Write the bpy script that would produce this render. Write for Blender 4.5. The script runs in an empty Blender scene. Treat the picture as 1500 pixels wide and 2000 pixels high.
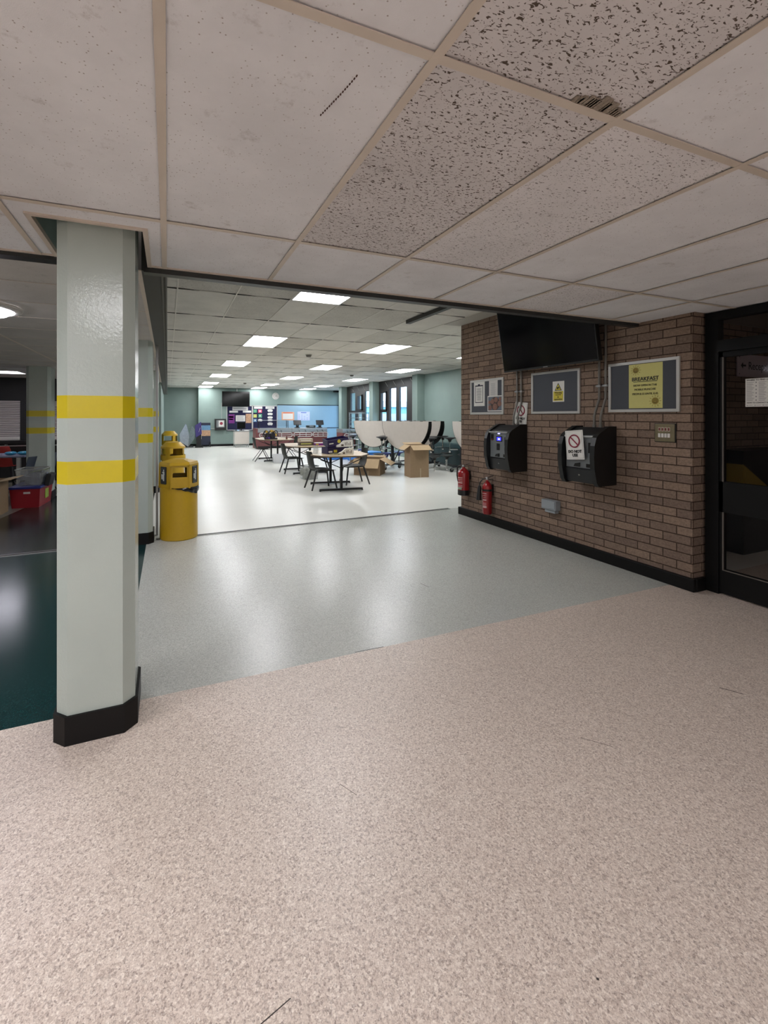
import bpy, bmesh, math, random
from mathutils import Vector, Matrix
random.seed(4)
S = bpy.context.scene
C = S.collection
R = math.radians
PI = math.pi

# ------------------------------------------------------------------ camera
cam = bpy.data.cameras.new('camera')
cam.sensor_fit = 'VERTICAL'; cam.sensor_height = 24.0; cam.sensor_width = 18.0
cam.lens = 872.1 / 2000 * 24.0
cam.shift_x = 0.0335; cam.shift_y = -0.0938
cam.clip_start = 0.02; cam.clip_end = 200
camo = bpy.data.objects.new('camera', cam); C.objects.link(camo)
camo.location = (0, 0, 1.43)
camo.rotation_euler = (R(90), 0, -0.3873)
S.camera = camo

# ------------------------------------------------------------------ world, light levels, exposure
S.view_settings.view_transform = 'Standard'
S.view_settings.look = 'None'
S.view_settings.gamma = 1
S.view_settings.use_curve_mapping = False
S.view_settings.exposure = 1.08
W = bpy.data.worlds.new('sky'); S.world = W; W.use_nodes = True
wb = W.node_tree.nodes['Background']
wb.inputs[0].default_value = (0.50, 0.74, 1.0, 1); wb.inputs[1].default_value = 4.2
PANEL = 8.9      # hall ceiling panels
PANEL_NEAR = 10.6  # lobby panels behind the camera
LAMP_LEFT = 14.0
HC = 2.753        # hall ceiling height
LC = 2.27         # lobby ceiling height

# ------------------------------------------------------------------ materials
def lin(h):
    h = h.lstrip('#'); v = [int(h[i:i+2], 16) / 255 for i in (0, 2, 4)]
    return tuple((c / 12.92 if c <= .04045 else ((c + .055) / 1.055) ** 2.4) for c in v) + (1,)
MC = {}
def mat(name, col, rough=.5, metal=0, var=.0, vscale=8, bump=0, bscale=200, spec=.5, emit=None, es=0, coat=0):
    if name in MC: return MC[name]
    m = bpy.data.materials.new(name); m.use_nodes = True; MC[name] = m
    n = m.node_tree.nodes; l = m.node_tree.links; b = n['Principled BSDF']
    c = lin(col) if isinstance(col, str) else col
    b.inputs['Base Color'].default_value = c
    b.inputs['Roughness'].default_value = rough; b.inputs['Metallic'].default_value = metal
    b.inputs['Specular IOR Level'].default_value = spec
    b.inputs['Coat Weight'].default_value = coat
    tc = n.new('ShaderNodeTexCoord')
    nz = n.new('ShaderNodeTexNoise'); nz.inputs['Scale'].default_value = vscale; nz.inputs['Detail'].default_value = 4
    l.new(tc.outputs['Object'], nz.inputs['Vector'])
    v = max(var, .03)
    mx = n.new('ShaderNodeMix'); mx.data_type = 'RGBA'
    mx.inputs['A'].default_value = tuple(max(0, x * (1 - v)) for x in c[:3]) + (1,)
    mx.inputs['B'].default_value = tuple(min(1, x * (1 + v)) for x in c[:3]) + (1,)
    l.new(nz.outputs['Fac'], mx.inputs['Factor']); l.new(mx.outputs['Result'], b.inputs['Base Color'])
    if bump:
        n2 = n.new('ShaderNodeTexNoise'); n2.inputs['Scale'].default_value = bscale; n2.inputs['Detail'].default_value = 3
        l.new(tc.outputs['Object'], n2.inputs['Vector'])
        bp = n.new('ShaderNodeBump'); bp.inputs['Strength'].default_value = bump; bp.inputs['Distance'].default_value = .004
        l.new(n2.outputs['Fac'], bp.inputs['Height']); l.new(bp.outputs['Normal'], b.inputs['Normal'])
    if emit:
        b.inputs['Emission Color'].default_value = lin(emit); b.inputs['Emission Strength'].default_value = es
    return m
class NT:
    """small node-graph helper"""
    def __init__(s, name, rough=.5, spec=.5):
        s.m = bpy.data.materials.new(name); s.m.use_nodes = True; MC[name] = s.m
        s.n = s.m.node_tree.nodes; s.l = s.m.node_tree.links; s.b = s.n['Principled BSDF']
        s.b.inputs['Roughness'].default_value = rough; s.b.inputs['Specular IOR Level'].default_value = spec
        s.tc = s.n.new('ShaderNodeTexCoord').outputs['Object']
    def add(s, t, **k):
        nd = s.n.new(t)
        for a, v in k.items():
            if a in nd.inputs.keys() if hasattr(nd.inputs, 'keys') else False: nd.inputs[a].default_value = v
            else: setattr(nd, a, v)
        return nd
    def noise(s, scale, detail=3, rough=.5, vec=None, dist=0):
        nd = s.n.new('ShaderNodeTexNoise'); nd.inputs['Scale'].default_value = scale
        nd.inputs['Detail'].default_value = detail; nd.inputs['Roughness'].default_value = rough
        nd.inputs['Distortion'].default_value = dist
        s.l.new(vec or s.tc, nd.inputs['Vector']); return nd.outputs['Fac']
    def voro(s, scale, vec=None, out='Distance', feat='F1', rnd=1):
        nd = s.n.new('ShaderNodeTexVoronoi'); nd.inputs['Scale'].default_value = scale; nd.feature = feat
        nd.inputs['Randomness'].default_value = rnd
        s.l.new(vec or s.tc, nd.inputs['Vector']); return nd.outputs[out]
    def ramp(s, fac, stops, interp='LINEAR'):
        nd = s.n.new('ShaderNodeValToRGB'); s.l.new(fac, nd.inputs['Fac']); e = nd.color_ramp.elements
        nd.color_ramp.interpolation = interp
        while len(e) < len(stops): e.new(.5)
        for el, (p, c) in zip(e, stops):
            el.position = p; el.color = lin(c) if isinstance(c, str) else (c, c, c, 1)
        return nd.outputs['Color']
    def mix(s, f, a, b, mode='MIX'):
        nd = s.n.new('ShaderNodeMix'); nd.data_type = 'RGBA'; nd.blend_type = mode
        for k, v in (('Factor', f), ('A', a), ('B', b)):
            if isinstance(v, (int, float)):
                nd.inputs[k].default_value = v if k == 'Factor' else (v, v, v, 1)
            elif isinstance(v, str): nd.inputs[k].default_value = lin(v)
            else: s.l.new(v, nd.inputs[k])
        return nd.outputs['Result']
    def math(s, op, a, b=0.):
        nd = s.n.new('ShaderNodeMath'); nd.operation = op
        for i, v in enumerate((a, b)):
            if isinstance(v, (int, float)): nd.inputs[i].default_value = v
            else: s.l.new(v, nd.inputs[i])
        return nd.outputs[0]
    def mapping(s, scale=(1, 1, 1), rot=(0, 0, 0), vec=None):
        nd = s.n.new('ShaderNodeMapping'); nd.inputs['Scale'].default_value = scale; nd.inputs['Rotation'].default_value = rot
        s.l.new(vec or s.tc, nd.inputs['Vector']); return nd.outputs[0]
    def bump(s, h, strength=.3, dist=.002, prev=None):
        nd = s.n.new('ShaderNodeBump'); nd.inputs['Strength'].default_value = strength; nd.inputs['Distance'].default_value = dist
        s.l.new(h, nd.inputs['Height'])
        if prev is not None: s.l.new(prev, nd.inputs['Normal'])
        return nd.outputs['Normal']
    def col(s, c): s.l.new(c, s.b.inputs['Base Color'])
    def nrm(s, c): s.l.new(c, s.b.inputs['Normal'])
    def rgh(s, c): s.l.new(c, s.b.inputs['Roughness'])

def vinyl(name, base, chips, size, rough, rvar, spec=.5, bumpy=.15):
    g = NT(name, rough, spec)
    cell = g.voro(1 / size, out='Color')
    sep = g.n.new('ShaderNodeSeparateColor'); g.l.new(cell, sep.inputs[0])
    c1 = g.ramp(sep.outputs[0], chips, 'CONSTANT')
    cell2 = g.voro(1 / (size * .45), out='Color'); sp2 = g.n.new('ShaderNodeSeparateColor'); g.l.new(cell2, sp2.inputs[0])
    c2 = g.ramp(sp2.outputs[1], chips, 'CONSTANT')
    c = g.mix(.5, c1, c2)
    c = g.mix(.25, c, base)
    big = g.noise(1.3, 3, .5)
    c = g.mix(1.0, c, g.ramp(big, [(.2, .92), (.8, 1.0)]), 'MULTIPLY')
    g.col(c)
    n1 = g.noise(260, 2); b = g.bump(n1, bumpy, .0008)
    n2 = g.noise(4, 2); b = g.bump(n2, .22, .0012, b)
    g.nrm(b); return g.m
M_pink = vinyl('pink_speckled_vinyl', '#cbbbb1', [(0, '#75655c'), (.13, '#cbbcae'), (.45, '#ddd0c2'), (.70, '#ab9a8c'), (.88, '#f3eadd')], .0062, .40, .07)
M_grey = vinyl('grey_speckled_vinyl', '#b6b8b1', [(0, '#8d8f88'), (.15, '#b2b4ad'), (.5, '#c5c7c0'), (.75, '#a5a7a0'), (.9, '#d5d6cf')], .0052, .27, .05, .4)
M_hall = vinyl('hall_pale_vinyl', '#dcdcd4', [(0, '#cccdc6'), (.2, '#dcdcd5'), (.7, '#e3e3dc')], .005, .29, .05, .35)
M_green = vinyl('dark_green_vinyl', '#123132', [(0, '#0f2a2b'), (.4, '#143536'), (.9, '#1d4242')], .005, .17, .04, .3)
M_green2 = vinyl('dark_slate_vinyl', '#1c2424', [(0, '#161d1d'), (.4, '#1e2727'), (.9, '#283231')], .005, .22, .05, .4)
M_lgrey = vinyl('light_grey_vinyl', '#77766f', [(0, '#6d6c66'), (.4, '#7d7c75'), (.9, '#86857e')], .005, .3, .06)

def tile_mat(name, base, dark, kind):
    g = NT(name, .9, .1)
    big = g.noise(2.5, 5, .65)
    c = g.mix(1.0, base, g.ramp(big, [(.35, .88), (.65, 1.0)]), 'MULTIPLY')
    blot = g.noise(9, 6, .75)
    c = g.mix(g.ramp(blot, [(.60, 0.), (.72, .35)]), c, dark)
    if kind == 'pin':
        v = g.voro(70); msk = g.ramp(v, [(.08, 1.), (.18, 0.)])
        sel = g.ramp(g.noise(25, 2), [(.40, 0.), (.52, 1.)]); msk = g.mix(1.0, msk, sel, 'MULTIPLY')
        c = g.mix(g.mix(1.0, msk, .8, 'MULTIPLY'), c, dark)
        h = g.noise(420, 3); b = g.bump(h, .35, .001)
    else:
        k = 1.0 if kind == 'deep' else .8
        vec = g.mapping((72, 135, 72), (0, 0, .15))
        n1 = g.noise(1.0, 2.0, .5, vec, .8)
        th = .365 if kind == 'deep' else .34
        msk = g.ramp(n1, [(th, 1.), (th + .045, 0.)])
        v = g.ramp(g.voro(120), [(.12, 1.), (.22, 0.)])
        sel = g.ramp(g.noise(60, 2), [(.5, 0.), (.58, 1.)])
        msk = g.mix(1.0, msk, g.mix(1.0, v, sel, 'MULTIPLY'), 'ADD')
        c = g.mix(g.mix(1.0, msk, k, 'MULTIPLY'), c, dark)
        b = g.bump(msk, -.8, .003)
        b = g.bump(g.noise(420, 3), .35, .001, b)
    g.nrm(b); g.col(c); return g.m
M_t_pin = tile_mat('tile_pinhole', '#e7e6e8', '#8a7c72', 'pin')
M_t_deep = tile_mat('tile_fissured_deep', '#d6d1d0', '#594e46', 'deep')
M_t_med = tile_mat('tile_fissured_light', '#e3dfdf', '#564c45', 'med')
M_t_hall = tile_mat('hall_tile', '#dedbd3', '#8e8a82', 'pin')
M_t_hall2 = tile_mat('hall_tile_worn', '#d0cdc5', '#827e76', 'med')
M_t_left = tile_mat('annex_tile', '#c4c0bb', '#7e7a75', 'pin')
M_bar = mat('ceiling_grid_bar', '#cbbfb1', .55, 0, .06, 12)
M_bar_h = mat('hall_grid_bar', '#dedad0', .5, 0, .06, 12)
M_gap = mat('tile_gap', '#26221f', .9)

def brick_mat():
    g = NT('brown_brick', .92, .15)
    sp = g.n.new('ShaderNodeSeparateXYZ'); g.l.new(g.tc, sp.inputs[0])
    cb = g.n.new('ShaderNodeCombineXYZ'); g.l.new(g.math('ADD', sp.outputs[0], sp.outputs[1]), cb.inputs[0]); g.l.new(sp.outputs[2], cb.inputs[1])
    b = g.n.new('ShaderNodeTexBrick'); g.l.new(cb.outputs[0], b.inputs['Vector'])
    b.inputs['Color1'].default_value = lin('#76655a'); b.inputs['Color2'].default_value = lin('#917c6c')
    b.inputs['Mortar'].default_value = lin('#42362e'); b.inputs['Scale'].default_value = 1
    b.inputs['Mortar Size'].default_value = .0045; b.inputs['Brick Width'].default_value = .225; b.inputs['Row Height'].default_value = .0725
    b.inputs['Mortar Smooth'].default_value = .1; b.inputs['Bias'].default_value = .1
    n1 = g.noise(60, 5, .7)
    c = g.mix(1., b.outputs['Color'], g.ramp(n1, [(.3, .72), (.7, 1.15)]), 'MULTIPLY')
    vec = g.mapping((25, 25, 160)); n2 = g.noise(1, 3, .6, vec)
    c = g.mix(1., c, g.ramp(n2, [(.3, .82), (.7, 1.08)]), 'MULTIPLY')
    spk = g.voro(26); m = g.ramp(spk, [(.045, 1.), (.06, 0.)]); sel = g.ramp(g.noise(3, 2), [(.55, 0.), (.62, 1.)])
    c = g.mix(g.mix(1., m, sel, 'MULTIPLY'), c, '#c9beb2')
    g.col(c)
    h = g.bump(b.outputs['Fac'], -.7, .006); h = g.bump(n2, .5, .002, h); h = g.bump(g.noise(300, 3), .4, .0012, h)
    g.nrm(h); return g.m
M_brick = brick_mat()
def paint_mat(name, col, rough=.35, block=False, bump=.35, bs=55):
    g = NT(name, rough, .5)
    c = g.mix(1., col, g.ramp(g.noise(3, 4), [(.3, .93), (.7, 1.)]), 'MULTIPLY'); g.col(c)
    h = g.bump(g.noise(bs, 3, .6), bump, .0018)
    if block:
        sp = g.n.new('ShaderNodeSeparateXYZ'); g.l.new(g.tc, sp.inputs[0])
        cb = g.n.new('ShaderNodeCombineXYZ'); g.l.new(g.math('ADD', sp.outputs[0], sp.outputs[1]), cb.inputs[0]); g.l.new(sp.outputs[2], cb.inputs[1])
        b = g.n.new('ShaderNodeTexBrick'); g.l.new(cb.outputs[0], b.inputs['Vector']); b.inputs['Scale'].default_value = 1
        b.inputs['Mortar Size'].default_value = .006; b.inputs['Brick Width'].default_value = .45; b.inputs['Row Height'].default_value = .225
        h = g.bump(b.outputs['Fac'], -.6, .005, h)
    g.nrm(h); return g.m
M_mint = paint_mat('mint_wall_paint', '#859891', .5, True, .3, 70)
M_colp = paint_mat('column_grey_green_gloss', '#b0bab3', .14, False, .6, 80)
M_yel = paint_mat('column_yellow_gloss', '#c9b71e', .25, False, .28, 70)
M_cream = mat('cream_wall', '#dcd8d2', .8)
M_skirt = mat('black_skirting', '#0c0b0b', .5, 0, .1, 10, spec=.25)
M_black = mat('black_metal', '#0f0f10', .35, 0, .1)
M_blackp = mat('black_plastic', '#111213', .4, 0, .1, 20, .1, 300)
M_frame = mat('black_door_frame', '#070707', .5, 0, .1, spec=.25)
M_rail = mat('dark_grey_rail', '#3a3b3a', .4, .5, .1)
M_beam = mat('dark_beam', '#34342f', .6, 0, .1)
M_alu = mat('aluminium', '#a9a9a9', .35, .7, .06)
M_alup = mat('pale_aluminium_frame', '#b9b8b4', .35, .2, .05)
M_steel = mat('stainless_steel', '#b4b6b6', .28, .85, .08, 30)
M_chrome = mat('chrome', '#c9cccd', .12, 1, .03)
M_felt = mat('grey_felt', '#4c4f55', .95, 0, .12, 300, .3, 600)
M_navy = mat('navy_felt', '#1a1a3c', .9, 0, .12, 60)
M_paper = mat('white_paper', '#d8d6d0', .7, 0, .04, 5)
M_paperp = mat('off_white_paper', '#c9c6c2', .7, 0, .04, 5)
M_ink = mat('ink_black', '#141414', .6)
M_inkg = mat('ink_grey', '#6f6f72', .6)
M_red_s = mat('sign_red', '#8a1f3a', .5)
M_ylw_p = mat('yellow_paper', '#c9c47a', .75, 0, .05, 30)
M_ylw_w = mat('warning_yellow', '#c9b93a', .6)
M_scr = mat('screen_black', '#050506', .12, 0, .03, spec=.5)
M_binp = mat('bin_yellow_plastic', '#b8941a', .38, 0, .07, 40, .12, 400)
M_card = mat('cardboard', '#8b7459', .85, 0, .1, 25)
M_card_i = mat('cardboard_flap', '#b39c7b', .85, 0, .1, 25)
M_ext = mat('extinguisher_red', '#8c1218', .22, 0, .06, coat=.4)
M_chair = mat('dark_olive_plastic', '#262824', .5, 0, .1, 20, spec=.3)
M_top = mat('table_top_laminate', '#c9b595', .22, 0, .06, 14)
M_burg = mat('burgundy_panel', '#6a3a39', .5, 0, .1, 20)
M_white = mat('white_laminate', '#cfcbc5', .35, 0, .04)
M_wgrain = mat('white_woodgrain_laminate', '#cdc6bd', .4, 0, .07, 10)
M_glassd = mat('dark_glass_pane', '#16181a', .08)
M_blue = mat('royal_blue_plastic', '#1b2a7a', .35)
M_redp = mat('red_plastic', '#8f1a26', .35, 0, .08)
M_redc = mat('red_chair_plastic', '#b83a34', .45)
M_bgrey = mat('blue_grey_plastic', '#3a4250', .5)
M_teal = mat('teal_vinyl', '#1f3a3c', .5)
M_hatch = mat('pale_blue_hatch_panel', '#86a6ba', .4, 0, .04)
M_purple = mat('purple_print', '#6d1f73', .5, 0, .3, 12)
M_dpurp = mat('dark_purple_card', '#1f1446', .45, 0, .15, 20)
M_orange = mat('orange_print', '#b08a6c', .5, 0, .6, 14)
M_bluep = mat('blue_print', '#5f87a8', .5, 0, .4, 12)
M_green_p = mat('green_print', '#5fa07e', .5)
M_pink_p = mat('pink_print', '#d8607e', .5)
M_lime = mat('lime_print', '#c3c56b', .5)
M_navyc = mat('navy_metal', '#1d2238', .4)
M_brass = mat('brushed_brass', '#8e846a', .35, .8, .1, 40)
M_lcd = mat('lcd_blue', '#1a1aff', .4, emit='#2b2bff', es=1.6)
M_lcdw = mat('lcd_light', '#8a8aff', .4, emit='#9a9aff', es=1.5)
def clear_mat(name, tint, fac=.82, rough=.05):
    m = bpy.data.materials.new(name); m.use_nodes = True; n = m.node_tree.nodes; l = m.node_tree.links; n.clear()
    o = n.new('ShaderNodeOutputMaterial'); mx = n.new('ShaderNodeMixShader'); t = n.new('ShaderNodeBsdfTransparent')
    g = n.new('ShaderNodeBsdfPrincipled'); g.inputs['Roughness'].default_value = rough; g.inputs['Base Color'].default_value = lin(tint)
    t.inputs[0].default_value = (1, 1, 1, 1); mx.inputs[0].default_value = 1 - fac
    l.new(t.outputs[0], mx.inputs[1]); l.new(g.outputs[0], mx.inputs[2]); l.new(mx.outputs[0], o.inputs[0]); MC[name] = m; return m
M_glass = clear_mat('clear_glass', '#101214', .88)
M_tub = clear_mat('clear_plastic_tub', '#b9bcb8', .6, .25)
M_tubw = clear_mat('frosted_plastic_box', '#e4e7ea', .30, .3)
def lamp_mat(name, col, s):
    m = bpy.data.materials.new(name); m.use_nodes = True; b = m.node_tree.nodes['Principled BSDF']
    b.inputs['Base Color'].default_value = (.8, .8, .8, 1); b.inputs['Emission Color'].default_value = lin(col); b.inputs['Emission Strength'].default_value = s
    MC[name] = m; return m
M_panel = lamp_mat('hall_light_diffuser', '#f7f7fb', PANEL)
M_panel_n = lamp_mat('lobby_light_diffuser', '#f8f6fb', PANEL_NEAR)
M_lampl = lamp_mat('annex_light_diffuser', '#f6f2ff', LAMP_LEFT)

# ------------------------------------------------------------------ mesh helpers
class MB:
    def __init__(s): s.bm = bmesh.new()
    def box(s, x0, x1, y0, y1, z0, z1, bev=0, M=None):
        vs = [s.bm.verts.new(Vector(p)) for p in ((x0,y0,z0),(x1,y0,z0),(x1,y1,z0),(x0,y1,z0),(x0,y0,z1),(x1,y0,z1),(x1,y1,z1),(x0,y1,z1))]
        fs = [s.bm.faces.new([vs[i] for i in f]) for f in ((0,3,2,1),(4,5,6,7),(0,1,5,4),(1,2,6,5),(2,3,7,6),(3,0,4,7))]
        if M is not None:
            for v in vs: v.co = M @ v.co
        if bev:
            es = set(e for f in fs for e in f.edges)
            bmesh.ops.bevel(s.bm, geom=list(es), offset=bev, segments=2, affect='EDGES', profile=.5)
        return s
    def bar(s, a, b, w, h=None, up=(0,0,1)):
        a, b = Vector(a), Vector(b); h = h or w; d = (b - a); L = d.length; d.normalize()
        u = Vector(up)
        if abs(d.dot(u)) > .99: u = Vector((1,0,0))
        x = d.cross(u).normalized(); y = x.cross(d)
        M = Matrix((x, y, d)).transposed().to_4x4(); M.translation = a
        return s.box(-w/2, w/2, -h/2, h/2, 0, L, 0, M)
    def tube(s, pts, r, seg=8, caps=True, closed=False):
        pts = [Vector(p) for p in pts]; rs = r if isinstance(r, (list, tuple)) else [r] * len(pts)
        n = len(pts); rings = []; nrm = None
        for i, p in enumerate(pts):
            if closed: t = (pts[(i+1) % n] - pts[i-1]).normalized()
            else: t = (pts[min(i+1, n-1)] - pts[max(i-1, 0)]).normalized()
            if nrm is None:
                nrm = t.orthogonal().normalized()
            else:
                nrm = (nrm - t * nrm.dot(t))
                nrm = nrm.normalized() if nrm.length > 1e-6 else t.orthogonal().normalized()
            bi = t.cross(nrm)
            rings.append([s.bm.verts.new(p + (nrm * math.cos(2*PI*k/seg) + bi * math.sin(2*PI*k/seg)) * rs[i]) for k in range(seg)])
        m = n if closed else n - 1
        for i in range(m):
            a, b = rings[i], rings[(i+1) % n]
            for k in range(seg):
                try: s.bm.faces.new((a[k], a[(k+1) % seg], b[(k+1) % seg], b[k]))
                except ValueError: pass
        if caps and not closed:
            s.bm.faces.new(rings[0][::-1]); s.bm.faces.new(rings[-1])
        return s
    def lathe(s, prof, c=(0,0,0), seg=24, caps=True):
        c = Vector(c); rings = []
        for r, z in prof:
            rings.append([s.bm.verts.new(c + Vector((r*math.cos(2*PI*k/seg), r*math.sin(2*PI*k/seg), z))) for k in range(seg)])
        for a, b in zip(rings, rings[1:]):
            for k in range(seg): s.bm.faces.new((a[k], a[(k+1) % seg], b[(k+1) % seg], b[k]))
        if caps:
            if prof[0][0] > 1e-4: s.bm.faces.new(rings[0][::-1])
            if prof[-1][0] > 1e-4: s.bm.faces.new(rings[-1])
        return s
    def prism(s, poly, a, b, axis='z', M=None):
        """extrude a 2-D polygon between a and b along an axis"""
        def P(u, v, w):
            return Vector({'z': (u, v, w), 'x': (w, u, v), 'y': (u, w, v)}[axis])
        A = [s.bm.verts.new(P(u, v, a)) for u, v in poly]; B = [s.bm.verts.new(P(u, v, b)) for u, v in poly]
        if M is not None:
            for v in A + B: v.co = M @ v.co
        n = len(poly)
        s.bm.faces.new(A[::-1]); s.bm.faces.new(B)
        for i in range(n): s.bm.faces.new((A[i], A[(i+1) % n], B[(i+1) % n], B[i]))
        return s
    def loft(s, A, B, caps=True):
        n = len(A); a = [s.bm.verts.new(Vector(p)) for p in A]; b = [s.bm.verts.new(Vector(p)) for p in B]
        for i in range(n): s.bm.faces.new((a[i], a[(i+1) % n], b[(i+1) % n], b[i]))
        if caps: s.bm.faces.new(a[::-1]); s.bm.faces.new(b)
        return s
    def grid(s, f, nu, nv, th=0):
        g = [[s.bm.verts.new(Vector(f(i/nu, j/nv))) for j in range(nv+1)] for i in range(nu+1)]
        fs = [s.bm.faces.new((g[i][j], g[i+1][j], g[i+1][j+1], g[i][j+1])) for i in range(nu) for j in range(nv)]
        if th:
            bmesh.ops.recalc_face_normals(s.bm, faces=fs)
            bmesh.ops.solidify(s.bm, geom=fs, thickness=th)
        return s
    def disc(s, c, r, n, th=.002, seg=20):
        c = Vector(c); n = Vector(n).normalized(); return s.tube([c, c + n * th], r, seg)
    def build(s, name, m, parent=None, smooth=False):
        bmesh.ops.recalc_face_normals(s.bm, faces=s.bm.faces[:])
        me = bpy.data.meshes.new(name); s.bm.to_mesh(me); s.bm.free()
        for mm in (m if isinstance(m, list) else [m]): me.materials.append(mm)
        if smooth:
            for p in me.polygons: p.use_smooth = True
            try: me.set_sharp_from_angle(angle=R(35))
            except Exception: pass
        o = bpy.data.objects.new(name, me); C.objects.link(o)
        if parent: o.parent = parent
        return o
def tag(o, label=None, cat=None, group=None, kind=None):
    if label: o['label'] = label
    if cat: o['category'] = cat
    if group: o['group'] = group
    if kind: o['kind'] = kind
    return o
def struct(name, mb, m, smooth=False): return tag(mb.build(name, m, None, smooth), kind='structure')
def thing(name, label, cat, loc=(0,0,0), rz=0, group=None, face=None):
    o = bpy.data.objects.new(name, None); C.objects.link(o); o.empty_display_size = .1
    if face:   # local x = right as seen, y = up, z = towards the room
        ux = Vector({'-x': (0,-1,0), '-y': (1,0,0), '+x': (0,1,0)}[face]); uy = Vector((0,0,1)); uz = ux.cross(uy)
        Mx = Matrix((ux, uy, uz)).transposed(); o.rotation_euler = Mx.to_euler()
    else: o.rotation_euler = (0, 0, rz)
    o.location = loc; tag(o, label, cat, group); return o
def text(s, body, size, loc, m, parent, name='lettering', ax='CENTER', rot=0, ext=.0006, bold=0, sx=1.0):
    cu = bpy.data.curves.new('t', 'FONT'); cu.body = body; cu.size = size; cu.align_x = ax; cu.align_y = 'CENTER'; cu.extrude = ext; cu.offset = bold
    cu.resolution_u = 3
    t = bpy.data.objects.new('t', cu); C.objects.link(t); bpy.context.view_layer.update()
    me = bpy.data.meshes.new_from_object(t.evaluated_get(bpy.context.evaluated_depsgraph_get())); bpy.data.objects.remove(t); bpy.data.curves.remove(cu)
    me.materials.clear(); me.materials.append(m)
    o = bpy.data.objects.new(name, me); C.objects.link(o); o.location = loc; o.rotation_euler = (0, 0, rot); o.scale = (sx, 1, 1); o.parent = parent
    return o
def copy_tree(o, parent=None):
    c = o.copy(); C.objects.link(c); c.parent = parent
    for ch in [x for x in bpy.data.objects if x.parent == o]: copy_tree(ch, c)
    return c

# ------------------------------------------------------------------ STRUCTURE: floor
def poly_floor(polys):
    bm = bmesh.new(); mats = []
    for pts, m in polys:
        f = bm.faces.new([bm.verts.new((x, y, 0)) for x, y in pts])
        if m not in mats: mats.append(m)
        f.material_index = mats.index(m)
    bmesh.ops.recalc_face_normals(bm, faces=bm.faces[:])
    for f in bm.faces:
        if f.normal.z < 0: f.normal_flip()
    me = bpy.data.meshes.new('floor'); bm.to_mesh(me); bm.free()
    for m in mats: me.materials.append(m)
    o = bpy.data.objects.new('floor', me); C.objects.link(o); tag(o, kind='structure')
yT = lambda x: 5.56 + (x + 1.3) * .045
poly_floor([
    ([(-5.2,-3.2),(8.5,-3.2),(8.5,2.48),(-5.2,2.48)], M_pink),
    ([(-.22,2.48),(4.3,2.48),(4.3,yT(4.3)),(-.22,yT(-.22))], M_grey),
    ([(-5.2,2.48),(-.22,2.48),(-.22,yT(-.22)),(-5.2,yT(-5.2))], M_green),
    ([(-.22,yT(-.22)),(4.3,yT(4.3)),(4.3,2.48),(8.5,2.48),(8.5,23),(-.22,23)], M_hall),
    ([(-2.45,yT(-2.45)),(-.22,yT(-.22)),(-.22,23),(-1.5,23),(-1.5,11),(-2.02,8.6)], M_green2),
    ([(-5.2,yT(-5.2)),(-2.45,yT(-2.45)),(-2.02,8.6),(-1.5,11),(-1.5,23),(-5.2,23)], M_lgrey),
])
# seams / tracks let into the floor
mb = MB()
for x0, x1 in ((-5.0, -.5), (-.12, 4.02)):
    a, b = Vector((x0, yT(x0), .003)), Vector((x1, yT(x1), .003))
    off = Vector((0, .026, 0)); mb.bar(a - off, b - off, .010, .006); mb.bar(a + off, b + off, .010, .006)
struct('trim_1', mb, M_alu)
mb = MB()
for x0, x1 in ((-5.0, -.5), (-.12, 4.02)): mb.bar((x0, yT(x0), .0015), (x1, yT(x1), .0015), .042, .003)
struct('trim_2', mb, M_gap)

# ------------------------------------------------------------------ STRUCTURE: lobby ceiling
X0, Y0 = -.0162, -.3063
EDGE = 2.76
HX0, HX1, HY0, HY1 = -.53, -.105, 2.235, EDGE        # hole round the near column
def ceiling_tiles(name, z, xs, ys, mats, pick, skip=None):
    bm = bmesh.new()
    for i in range(len(xs) - 1):
        for j in range(len(ys) - 1):
            if skip and skip(xs[i], xs[i+1], ys[j], ys[j+1]): continue
            f = bm.faces.new([bm.verts.new((x, y, z)) for x, y in ((xs[i],ys[j]),(xs[i],ys[j+1]),(xs[i+1],ys[j+1]),(xs[i+1],ys[j]))])
            f.material_index = pick((xs[i]+xs[i+1])/2, (ys[j]+ys[j+1])/2)
    me = bpy.data.meshes.new(name); bm.to_mesh(me); bm.free()
    for m in mats: me.materials.append(m)
    o = bpy.data.objects.new(name, me); C.objects.link(o); tag(o, kind='structure'); return o
gx = [X0 + .6 * i for i in range(-9, 15)]
gy = [Y0 + 1.2 * j for j in range(-3, 3)]
xs = sorted([x for x in gx if -5.2 < x < 4.2] + [-5.2, HX0, HX1, 3.965, 4.3])
ys = sorted([y for y in gy if -3.2 < y < EDGE] + [-3.2, HY0, EDGE, Y0 + .6])
def pick(x, y):
    i = math.floor((x - X0) / .6); j = math.floor((y - Y0) / 1.2)
    return {(1,1): 1, (2,1): 2, (1,0): 1, (4,2): 2, (4,0): 1, (5,0): 2}.get((i, j), 0)
in_hole = lambda x, y: HX0 < x < HX1 and HY0 < y < HY1
lights_near = [(-1, 0), (-4, 1), (2, -2), (-3, -2)]
def near_skip(a, b, c, d):
    x, y = (a+b)/2, (c+d)/2
    if in_hole(x, y): return True
    if x > 3.965 and y > 2.30: return True
    i = math.floor((x - X0) / .6); j = math.floor((y - Y0) / 1.2)
    if i == -1 and j == 0: return y > Y0 + .6
    return (i, j) in lights_near
ceiling_tiles('ceiling', LC + .006, xs, sorted(ys + [2.30]), [M_t_pin, M_t_deep, M_t_med], pick, near_skip)
mb = MB()
for x in gx:
    if -5.2 < x < 4.2: mb.box(x-.0125, x+.0125, -3.2, EDGE, LC-.0015, LC+.001)
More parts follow.
